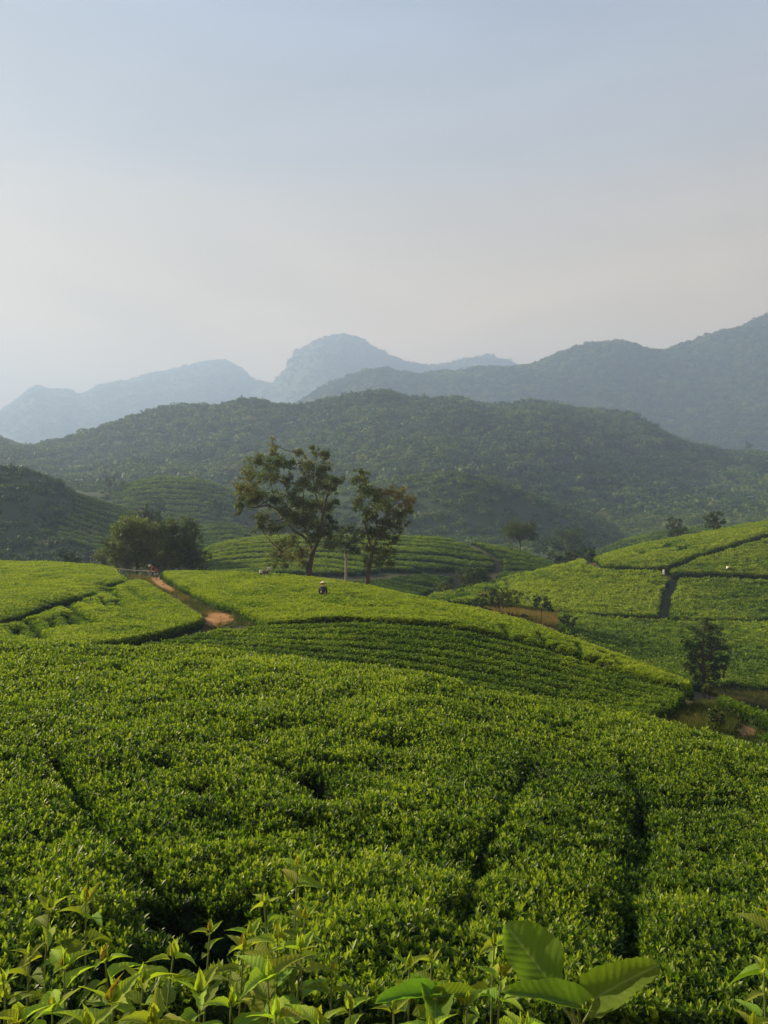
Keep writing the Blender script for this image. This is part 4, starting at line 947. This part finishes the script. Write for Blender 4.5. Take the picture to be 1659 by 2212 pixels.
def person(base, yaw, bend, reach, top_c, leg_c, hat, label, hatc=(.62,.52,.30), pack=None, crouch=0.0):
    e = empty('person', base); e.rotation_euler = (0,0,yaw)
    tag(e, label, 'person')
    hz = .84-crouch
    sp = lambda t: Vector((math.sin(bend)*t, 0, hz+math.cos(bend)*t))
    P = [sp(0), sp(.22), sp(.42), sp(.52)+Vector((.02,0,0)), sp(.60)+Vector((.05,0,-.01)), sp(.72)+Vector((.08,0,-.02))]
    Rr = [.125,.12,.135,.055,.075,.085]; Eg = [(0,1),(1,2),(2,3),(3,4),(4,5)]
    arms = []
    for s in (-1, 1):
        sh = sp(.42)+Vector((0, s*.17, 0)); el = sh+Vector((.12, s*.05, -.24)); ha = el+Vector((reach, -s*.03, -.13))
        b = len(P); P += [sh, el, ha, ha+Vector((.07,0,-.03))]; Rr += [.055,.042,.028,.030]; Eg += [(2,b),(b,b+1),(b+1,b+2),(b+2,b+3)]
        arms.append((b, b+1, b+2))
        for k in range(4): P.append(ha+Vector((.15-.012*abs(k-1.3), (k-1.5)*.022, -.06))); Rr.append(.009); Eg.append((b+3, len(P)-1))
        P.append(ha+Vector((.08, -s*.05, -.05))); Rr.append(.010); Eg.append((b+3, len(P)-1))
        hp = Vector((0, s*.10, hz-.04)); kn = Vector((.10+crouch*.9, s*.12, .44-crouch*.2)); an = Vector((-.02, s*.12, .07))
        b = len(P); P += [hp, kn, an, an+Vector((.15,0,-.03))]; Rr += [.095,.065,.042,.040]; Eg += [(0,b),(b,b+1),(b+1,b+2),(b+2,b+3)]
    skin_obj('body', P, Eg, Rr, SKIN, e)
    tp = [P[0], P[1], P[2], P[2].lerp(P[3], .5)]; tr = [.155,.15,.165,.085]; te = [(0,1),(1,2),(2,3)]
    for (a, b, c) in arms:
        n = len(tp); tp += [P[a], P[b], P[b].lerp(P[c], .8)]; tr += [.075,.062,.052]; te += [(2,n),(n,n+1),(n+1,n+2)]
    skin_obj('jacket', tp, te, tr, top_c, e)
    lp = [P[0]-Vector((0,0,.02))]; lr = [.150]; le = []
    for s in (-1, 1):
        hp = Vector((0, s*.10, hz-.04)); kn = Vector((.10+crouch*.9, s*.12, .44-crouch*.2)); an = Vector((-.02, s*.12, .12))
        n = len(lp); lp += [hp, kn, an]; lr += [.115,.085,.07]; le += [(0,n),(n,n+1),(n+1,n+2)]
    skin_obj('trousers', lp, le, lr, leg_c, e)
    hc = sp(.68)+Vector((.08,0,.0)); up = Vector((math.sin(bend*.7), 0, math.cos(bend*.7)))
    if hat == 'cone':
        V = []; Fc = []; n = 20; a = Vector((0,1,0)); b = up.cross(a)
        for r_, h_ in ((.225,-.02),(.215,0),(.11,.095),(.012,.175)):
            for k in range(n): w = 2*math.pi*k/n; V.append(hc+up*(.02+h_)+(a*math.cos(w)+b*math.sin(w))*r_)
        for i in range(3):
            for k in range(n): Fc.append((i*n+k, i*n+(k+1) % n, (i+1)*n+(k+1) % n, (i+1)*n+k))
        link(bpy.data.objects.new('conical_hat', mesh_np('conical_hat', [tuple(v) for v in V], Fc, mat_plain('straw', hatc, .7))), e)
    else:
        bm = bmesh.new(); bmesh.ops.create_icosphere(bm, subdivisions=3, radius=.115)
        for v in bm.verts: v.co = Vector((v.co.x*1.05, v.co.y*.92, v.co.z*1.1)) + hc-Vector((0,0,.03)) + Vector((0,0,.012*math.sin(v.co.x*60)))
        me = bpy.data.meshes.new('headscarf'); bm.to_mesh(me); bm.free(); me.materials.append(mat_plain('scarf', hatc, .8))
        for p_ in me.polygons: p_.use_smooth = True
        link(bpy.data.objects.new('headscarf', me), e)
    if pack:
        V = []; Fc = []; n = 14; c = sp(.12)+Vector((-.26*math.cos(bend), 0, .16*math.sin(bend)))
        for r_, h_ in ((.10,-.18),(.14,-.05),(.16,.12),(.15,.17)):
            for k in range(n): w = 2*math.pi*k/n; V.append(c+Vector((math.cos(w)*r_, math.sin(w)*r_, h_)))
        for i in range(3):
            for k in range(n): Fc.append((i*n+k, i*n+(k+1) % n, (i+1)*n+(k+1) % n, (i+1)*n+k))
        Fc2 = [f_ for f_ in Fc]
        link(bpy.data.objects.new('carrying_sack', mesh_np('carrying_sack', [tuple(v) for v in V], Fc2, mat_plain('pale_sack', pack, .8))), e)
    return e
BLACK = mat_plain('black_cloth', (.012,.013,.016)); NAVY = mat_plain('grey_blue_cloth', (.05,.07,.085)); RED = mat_plain('dark_red_cloth', (.19,.022,.028)); PINKT = mat_plain('greyish_pink_cloth', (.20,.13,.14))
def gbase(px, py, d0, d1, up=0):
    p = hit(px, py, d0, d1); return Vector((p[0], p[1], float(G(p[0], p[1]))+up))
person(gbase(698,1286,30,60), R(95), R(30), .18, BLACK, BLACK, 'cone', 'person in black with a pale conical hat, stooping waist deep in the bright field', (.62,.60,.40), crouch=.30)
person(gbase(566,1243,40,66), R(-8), R(52), .26, NAVY, BLACK, 'cone', 'person in blue grey with a pale sack, bending at the crest of the field', (.30,.33,.28), pack=(.55,.58,.52), crouch=.22)
pb = ((338-CX)/F*70, 70.0); person(Vector((pb[0], pb[1], float(G(pb[0], pb[1])))), R(200), R(48), .22, RED, PINKT, 'scarf', 'person in dark red with a pinkish headscarf, bending at the top end of the path', (.62,.38,.34))
person(gbase(1583,1234,85,125,.06), R(175), R(58), .22, BLACK, BLACK, 'cone', 'person under a white conical hat in the tea on the right hill', (.75,.75,.62), crouch=.2)
# white bird by the tall tree
pb = gbase(685,1250,40,62); pb.z += HT+.0
e = empty('white_bird', pb); tag(e, 'small white bird perched on the tea crest right of the tall trunk', 'bird')
WHITE = mat_plain('white_feathers', (.72,.73,.75), .6)
skin_obj('body', [Vector(v) for v in ((-.02,0,.14),(-.14,0,.05),(-.25,0,-.02),(.05,0,.21),(.06,0,.27),(.13,0,.265),(0,.02,.0),(0,-.02,.0))], [(0,1),(1,2),(0,3),(3,4),(4,5),(0,6),(0,7)], [.062,.045,.012,.034,.032,.006,.007,.007], WHITE, e)
# white marker at the furrow crossing
pb = hit(1434,1242,85,125,True)
e = empty('marker_post', (pb[0], pb[1], float(G(pb[0], pb[1])))); tag(e, 'short white marker post where the furrows meet on the right hill', 'post')
def lathe(name, prof, mat, parent, n=12):
    V = [(r*math.cos(2*math.pi*k/n), r*math.sin(2*math.pi*k/n), z) for r, z in prof for k in range(n)]
    Fc = [(i*n+k, i*n+(k+1) % n, (i+1)*n+(k+1) % n, (i+1)*n+k) for i in range(len(prof)-1) for k in range(n)]
    return link(bpy.data.objects.new(name, mesh_np(name, V, Fc, mat)), parent)
lathe('shaft', [(.14,0),(.14,.55),(.13,.60)], mat_plain('white_paint', (.7,.7,.66)), e); lathe('cap', [(.15,.60),(.15,.66),(.02,.70)], mat_plain('grey_cap', (.5,.5,.46)), e)
# low fence rails at the head of the path
fa = ((252-CX)/F*74, 74.0); fb = ((334-CX)/F*72, 72.0)
e = empty('rail_fence', (fa[0], fa[1], float(G(fa[0], fa[1])))); tag(e, 'low weathered rail fence closing the head of the path', 'fence')
A_ = Vector((fa[0], fa[1], float(G(fa[0], fa[1])))); B_ = Vector((fb[0], fb[1], float(G(fb[0], fb[1])))); o_ = e.location.copy()
e.location = A_
def bar(name, a, b, r, mat, par):
    V = []; Fc = []; tube(V, Fc, curve_pts([a, (a+b)/2+Vector((0,0,-.04)), b], 4, .01), r, r*.9, 7)
    return link(bpy.data.objects.new(name, mesh_np(name, [tuple(v) for v in V], Fc, mat)), par)
for hgt in (.08, .60): bar('rail', Vector((0,0,hgt+.02)), B_-A_+Vector((0,0,hgt)), .045, M_bark_pale, e)
for k in range(4):
    p = (B_-A_)*(k/3); bar('post', p+Vector((0,.07,-.1)), p+Vector((.02,.07,.68)), .05, M_bark, e)

# ------------------------------------------------------------------ foreground weeds
def weed_leaf_mat(name, c1, c2, mid, trans=.4, bmp=.3):
    m, N, L = nodes(name); out = N.new('ShaderNodeOutputMaterial')
    s = N.new('ShaderNodeAttribute'); s.attribute_name = 's'; t = N.new('ShaderNodeAttribute'); t.attribute_name = 't'
    def ma(op, a, b=None, c=None):
        n = N.new('ShaderNodeMath'); n.operation = op
        for k, v in enumerate((a, b, c)):
            if v is None: continue
            if hasattr(v, 'is_linked'): L.new(v, n.inputs[k])
            else: n.inputs[k].default_value = v
        return n.outputs[0]
    at = ma('ABSOLUTE', t.outputs['Fac'])
    ph = ma('SUBTRACT', ma('MULTIPLY', s.outputs['Fac'], 9.0), ma('MULTIPLY', at, 2.6))
    vein = ma('POWER', ma('ABSOLUTE', ma('SINE', ma('MULTIPLY', ph, 3.14159))), 3.0)     # dips between side veins
    rib = ma('SUBTRACT', 1.0, ma('MINIMUM', ma('MULTIPLY', at, 11.0), 1.0))
    n = noise(N, L, 30, 4, True)
    col = mixc(N, L, n.outputs['Fac'], c1, c2)
    oi = N.new('ShaderNodeObjectInfo')
    hs = N.new('ShaderNodeHueSaturation'); L.new(col, hs.inputs['Color'])
    L.new(ma('MULTIPLY_ADD', oi.outputs['Random'], .05, .475), hs.inputs['Hue']); L.new(ma('MULTIPLY_ADD', oi.outputs['Random'], .6, .7), hs.inputs['Value'])
    col = mixc(N, L, ma('MAXIMUM', ma('MULTIPLY', rib, .8), ma('MULTIPLY', ma('SUBTRACT', 1.0, vein), .07)), hs.outputs['Color'], mid)
    p = N.new('ShaderNodeBsdfPrincipled'); L.new(col, p.inputs['Base Color']); p.inputs['Roughness'].default_value = .6; p.inputs['Specular IOR Level'].default_value = .15
    b = N.new('ShaderNodeBump'); b.inputs['Strength'].default_value = bmp; b.inputs['Distance'].default_value = .003
    L.new(ma('SUBTRACT', ma('ADD', vein, ma('MULTIPLY', n.outputs['Fac'], .6)), rib), b.inputs['Height']); L.new(b.outputs[0], p.inputs['Normal'])
    tr = N.new('ShaderNodeBsdfTranslucent'); L.new(mixc(N, L, 1.0, col, (1.25,1.3,.5), 'MULTIPLY'), tr.inputs['Color']); L.new(b.outputs[0], tr.inputs['Normal'])
    mx = N.new('ShaderNodeMixShader'); mx.inputs[0].default_value = trans
    L.new(p.outputs[0], mx.inputs[1]); L.new(tr.outputs[0], mx.inputs[2]); L.new(mx.outputs[0], out.inputs['Surface']); return m
M_w1 = weed_leaf_mat('weed_leaf', (.11,.19,.018), (.20,.30,.032), (.28,.37,.08))
M_w2 = weed_leaf_mat('young_weed_leaf', (.24,.33,.030), (.35,.43,.05), (.42,.48,.12), .5)
M_w3 = weed_leaf_mat('weed_bud_leaf', (.33,.20,.035), (.27,.28,.045), (.40,.32,.10), .45)
M_w4 = weed_leaf_mat('broad_leaf', (.095,.175,.018), (.155,.25,.028), (.27,.36,.09), .55, .3)
M_stem = mat_plain('weed_stem', (.13,.17,.045), .6)
def leaf_mesh(name, mat, wid=.34, ns=10, nc=5, droop=.35, fold=.22, serr=.07, shape='ovate', wave=.02, seed=0, curl=0):
    r = random.Random(seed); V = []; Sx = []; Tx = []; Fc = []
    for i in range(ns+1):
        s = i/ns
        if shape == 'ovate': w = (math.sin(math.pi*min(1, s**.62))**.9)*(1.08-.42*s) if 0 < s < 1 else 0
        elif shape == 'round': w = (math.sin(math.pi*min(1, s**.85))**.62) if 0 < s < 1 else 0
        else: w = (1-s)**.5*(1+.3*s)*(.55+.45*min(1, s*6)) if s < 1 else 0
        w = max(w, .012)*wid
        for j in range(nc):
            t = -1+2*j/(nc-1); tooth = (serr*wid*(1 if i % 2 else -1)*(abs(t) > .99)) if 0 < i < ns else 0
            y = (w+tooth)*t*.95; x = s - (.10*abs(t)**1.5*(1-s) if shape == 'heart' and s < .3 else 0)*1.6
            z = -droop*s*s + abs(t)**1.3*w*fold*2 + wave*math.sin(s*13+t*2+seed)*abs(t) + curl*abs(t)**3*w
            V.append((x, y, z)); Sx.append(s); Tx.append(t*w/wid if False else t*max(w/wid, .2))
    for i in range(ns):
        for j in range(nc-1):
            a = i*nc+j; Fc.append((a, a+1, a+nc+1, a+nc))
    me = mesh_np(name, V, Fc, mat); fattr(me, 's', Sx); fattr(me, 't', Tx); return me
LW = {m.name: [leaf_mesh('leaf', m, .19+.025*k, 9, 5, .18+.12*k, .20+.06*k, .08, 'ovate', .015, k) for k in range(5)] for m in (M_w1, M_w2, M_w3)}
def put_leaf(parent, me, base, dr, nrm, ln, name='leaf'):
    x = dr.normalized(); z = (nrm - x*nrm.dot(x)); z = z.normalized() if z.length > 1e-4 else Vector((0,0,1)); y = z.cross(x)
    M = Matrix((x, y, z)).transposed().to_4x4(); M = Matrix.Translation(base-parent.location) @ M @ Matrix.Diagonal((ln, ln, ln, 1))
    o = link(bpy.data.objects.new(name, me), parent); o.matrix_local = M; return o
def weed(px, py, d, label, ll=.115, lean=0.0, nn=4, bud='orange', gap=.085, ybias=0, group='leafy weeds along the bottom edge'):
    tip = W(px, py, d); r = rnd; ll *= 1.22
    lean_x = lean; foot = Vector((tip.x-lean_x, tip.y+r.uniform(-.1,.15), 0)); foot.z = float(G(foot.x, foot.y))
    e = empty('weed_plant', foot); tag(e, label, 'weed', group)
    H = tip.z-foot.z
    mid = foot.lerp(tip, .6)+Vector((lean_x*-.12+r.uniform(-.03,.03), 0, 0))
    cp_ = curve_pts([foot, mid, tip], 10); V = []; Fc = []
    tube(V, Fc, [p-foot for p in cp_], .0062, .0028, 6)
    link(bpy.data.objects.new('stem', mesh_np('stem', [tuple(v) for v in V], Fc, M_stem)), e)
    def at(dist):     # point at a distance below the tip
        acc = 0
        for a, b in zip(cp_[::-1][:-1], cp_[::-1][1:]):
            L_ = (a-b).length
            if acc+L_ >= dist: return a.lerp(b, (dist-acc)/L_)
            acc += L_
        return cp_[0]
    a0 = r.uniform(0, 3.14)
    for k in range(4):       # bud
        az = a0+k*1.57+r.uniform(-.3,.3); el = R(r.uniform(58, 82)); dr = Vector((math.cos(az)*math.cos(el), math.sin(az)*math.cos(el), math.sin(el)))
        me = r.choice(LW['weed_bud_leaf' if bud == 'orange' and k < 2 else 'young_weed_leaf'])
        put_leaf(e, me, tip-Vector((0,0,.012)), dr, -dr.cross(Vector((-math.sin(az), math.cos(az), 0))), ll*r.uniform(.24,.42), 'bud_leaf')
    for i in range(nn):
        dist = .012+gap*i*(.7+.3*min(i, 2)/2)+.018; p = at(dist); ln = ll*min(1, .62+.2*i)*r.uniform(.85,1.15)
        for k in range(2 if i else 3):
            az = a0+i*1.57+k*(3.14 if i else 2.1)+r.uniform(-.35,.35); el = R(38-16*i+r.uniform(-12,10)); el = max(el, R(-14))
            dr = Vector((math.cos(az)*math.cos(el), math.sin(az)*math.cos(el), math.sin(el)))
            n = Vector((0,0,1))+Vector((r.gauss(0,.25), r.gauss(0,.25), 0))
            put_leaf(e, r.choice(LW['young_weed_leaf' if i < 1+ybias or r.random() < .4 else 'weed_leaf']), p+dr*.012, dr, n, ln)
    return e
WD = [(643,1864,3.2,.115,.10,2,'orange','tall weed leaning right above all the others, reddish leaf tip'),
 (106,1952,3.05,.11,0,3,'green','weed with a yellow green upright leaf, left part of the front row'),
 (185,1934,3.05,.11,.02,3,'orange','weed with an orange brown bud, tallest on the left'),
 (139,2018,3.0,.07,0,2,'green','small pale weed tip between the two tall left weeds'),
 (66,2052,2.9,.10,-.01,3,'green','pale green weed near the left edge, halfway down'),
 (139,2078,2.8,.13,.02,3,'orange','weed with a thick stem and pale leaf in front of the left group'),
 (227,2066,2.85,.12,0,3,'orange','weed with a pointed orange bud left of the dark gap'),
 (113,2170,2.55,.13,0,3,'orange','yellow budded weed at the bottom left'),
 (246,2150,2.55,.16,.0,3,'orange','large leaved weed with a rusty bud at the bottom, left of centre'),
 (12,2146,2.7,.10,0,3,'orange','small weed with yellow bud at the left edge'),
 (6,2112,2.7,.09,0,2,'green','pale weed cut by the left edge'),
 (375,2056,2.8,.14,.03,4,'orange','bright weed with a small orange bud in the middle of the front row'),
 (570,1945,3.1,.09,-.05,2,'green','slender weed with round pale tip leaves left of the leaning weed'),
 (660,1972,3.05,.10,.03,3,'orange','weed under the leaning one, with a small reddish tip'),
 (539,2008,3.0,.10,0,3,'green','green weed just above the centre cluster'),
 (454,2002,3.0,.09,.02,3,'orange','thin weed with a brown flower spike left of the centre cluster'),
 (527,2038,2.85,.12,0,3,'orange','weed with a star of pale leaves and straight stem in the centre cluster'),
 (600,2020,2.9,.13,.02,4,'orange','dark stemmed weed with reddish tip in the centre cluster'),
 (650,2040,2.85,.13,.02,3,'green','broad leaved weed on the right side of the centre cluster'),
 (578,2108,2.6,.18,.01,4,'green','largest pale green weed of the centre cluster, spreading long leaves'),
 (718,2088,2.8,.085,0,3,'orange','small weed with an orange red tip right of the centre cluster'),
 (756,2168,2.6,.10,0,3,'green','pale rosette weed low between centre and right groups'),
 (596,2184,2.4,.12,0,3,'orange','orange budded weed at the very bottom centre'),
 (500,2160,2.5,.13,0,3,'green','upright pale leaved weed at the bottom, left of centre'),
 (932,2066,2.85,.095,0,3,'orange','weed with a red brown star tip, right of centre'),
 (885,2076,2.8,.10,0,3,'green','bright yellow green weed beside the red tipped one'),
 (1068,2030,2.9,.10,0,3,'orange','weed with a pinkish bud touching the broad leaf'),
 (1082,2100,2.75,.11,0,4,'orange','weed with an orange bud below the broad leaf'),
 (850,2172,2.55,.08,0,3,'green','small pale weed at the bottom right of centre'),
 (1010,2160,2.55,.10,0,3,'green','green weed at the bottom between yellow bud and broad leaves'),
 (1664,1965,3.1,.12,-.02,4,'orange','red tipped weed cut by the right edge'),
 (1650,2085,2.8,.10,-.02,3,'green','green weed at the right edge, below the red tipped one'),
 (1630,2205,2.5,.10,0,2,'green','pale weed tip in the bottom right corner'),
 (40,2196,2.4,.12,0,3,'green','broad green weed in the bottom left corner'),
 (190,2208,2.35,.13,0,3,'green','green weed cut by the bottom edge, left'),
 (330,2196,2.4,.14,0,3,'green','long leaved green weed at the bottom, left of the centre group'),
 (430,2130,2.6,.14,0,4,'green','dense green weed filling the gap left of the centre cluster'),
 (310,2110,2.7,.12,0,3,'green','green weed at the lower edge of the dark gap'),
 (690,2200,2.4,.12,0,3,'green','green weed at the bottom, right of the centre cluster'),
 (930,2216,2.35,.12,0,3,'green','green weed cut by the bottom edge under the yellow bud'),
 (1130,2206,2.4,.11,0,3,'green','green weed at the foot of the broad leaved plant')]
for px, py, d, ll, lean, nn, bud, lab in WD: weed(px, py, d, lab, ll, lean, nn, bud)
# broad leaved plants
H1 = leaf_mesh('broad_leaf', M_w4, .40, 16, 9, .10, .10, .035, 'heart', .03, 3, .25)
H0 = leaf_mesh('broad_leaf', M_w4, .41, 18, 9, .06, .16, .03, 'round', .03, 12, .22)
H2m = leaf_mesh('broad_leaf', M_w4, .30, 16, 9, .22, .20, .035, 'heart', .035, 8, .3)
H3m = leaf_mesh('broad_leaf', M_w4, .21, 14, 7, .12, .42, .03, 'heart', .02, 5, .2)
def broad_plant(foot_px, foot_py, d, leaves, label):
    hub = W(foot_px, foot_py, d); g = Vector((hub.x, hub.y+.05, float(G(hub.x, hub.y+.05))))
    e = empty('broad_leaved_plant', g); tag(e, label, 'plant')
    V = []; Fc = []; tube(V, Fc, [p-g for p in curve_pts([g, g.lerp(hub, .5)+Vector((.02,0,0)), hub], 5)], .012, .008, 7)
    link(bpy.data.objects.new('stem', mesh_np('stem', [tuple(v) for v in V], Fc, M_stem)), e)
    for me, bx, by, bd, tx, ty, td, nrm in leaves:
        b = W(bx, by, bd); t = W(tx, ty, td); put_leaf(e, me, b, t-b, Vector(nrm), (t-b).length)
        V = []; Fc = []; dr = (t-b).normalized()
        tube(V, Fc, [p-g for p in curve_pts([hub, hub.lerp(b, .6)+Vector((0,0,-.01)), b+dr*.006], 5)], .0055, .0035, 6)
        link(bpy.data.objects.new('petiole', mesh_np('petiole', [tuple(v) for v in V], Fc, M_stem)), e)
    return e
broad_plant(1250, 2225, 2.7, [
 (H0, 1197, 2136, 2.72, 1092, 1992, 2.84, (.30,-.85,.40)),
 (H2m, 1284, 2158, 2.68, 1414, 2078, 2.62, (-.38,-.66,.62)),
 (H3m, 1232, 2162, 2.66, 1224, 2108, 2.66, (-.5,-.8,.2)),
 (H3m, 1252, 2176, 2.60, 1092, 2132, 2.62, (.05,-.35,.93)),
], 'broad leaved plant with two large serrated leaves standing right of centre')
broad_plant(938, 2225, 2.55, [
 (H3m, 930, 2150, 2.55, 812, 2156, 2.5, (.0,-.25,.95)),
 (H3m, 948, 2154, 2.55, 1036, 2140, 2.6, (0,-.45,.9)),
 (H2m, 940, 2162, 2.55, 944, 2200, 2.36, (.05,-.75,.65))], 'plant with long pointed leaves under a bright yellow bud, right of centre')
weed(938, 2128, 2.58, 'yellow bud standing on a straight stem above the long pointed leaves', .075, 0, 1, 'orange')

# ------------------------------------------------------------------ air
def box(name, x0, x1, y0, y1, z0, z1):
    bm = bmesh.new(); bmesh.ops.create_cube(bm, size=1)
    for v in bm.verts: v.co = Vector(((x0+x1)/2+v.co.x*(x1-x0), (y0+y1)/2+v.co.y*(y1-y0), (z0+z1)/2+v.co.z*(z1-z0)))
    me = bpy.data.meshes.new(name); bm.to_mesh(me); bm.free(); return link(bpy.data.objects.new(name, me))
HAZE = 0.00060
hz = box('haze', -5200, 5400, -120, 3950, -60, 690); tag(hz, 'thin bluish morning haze', kind='stuff')
m, N, L = nodes('haze'); out = N.new('ShaderNodeOutputMaterial'); v = N.new('ShaderNodeVolumePrincipled')
v.inputs['Color'].default_value = (.405,.545,.87,1); v.inputs['Density'].default_value = HAZE; v.inputs['Anisotropy'].default_value = .2
L.new(v.outputs[0], out.inputs['Volume']); hz.data.materials.append(m)
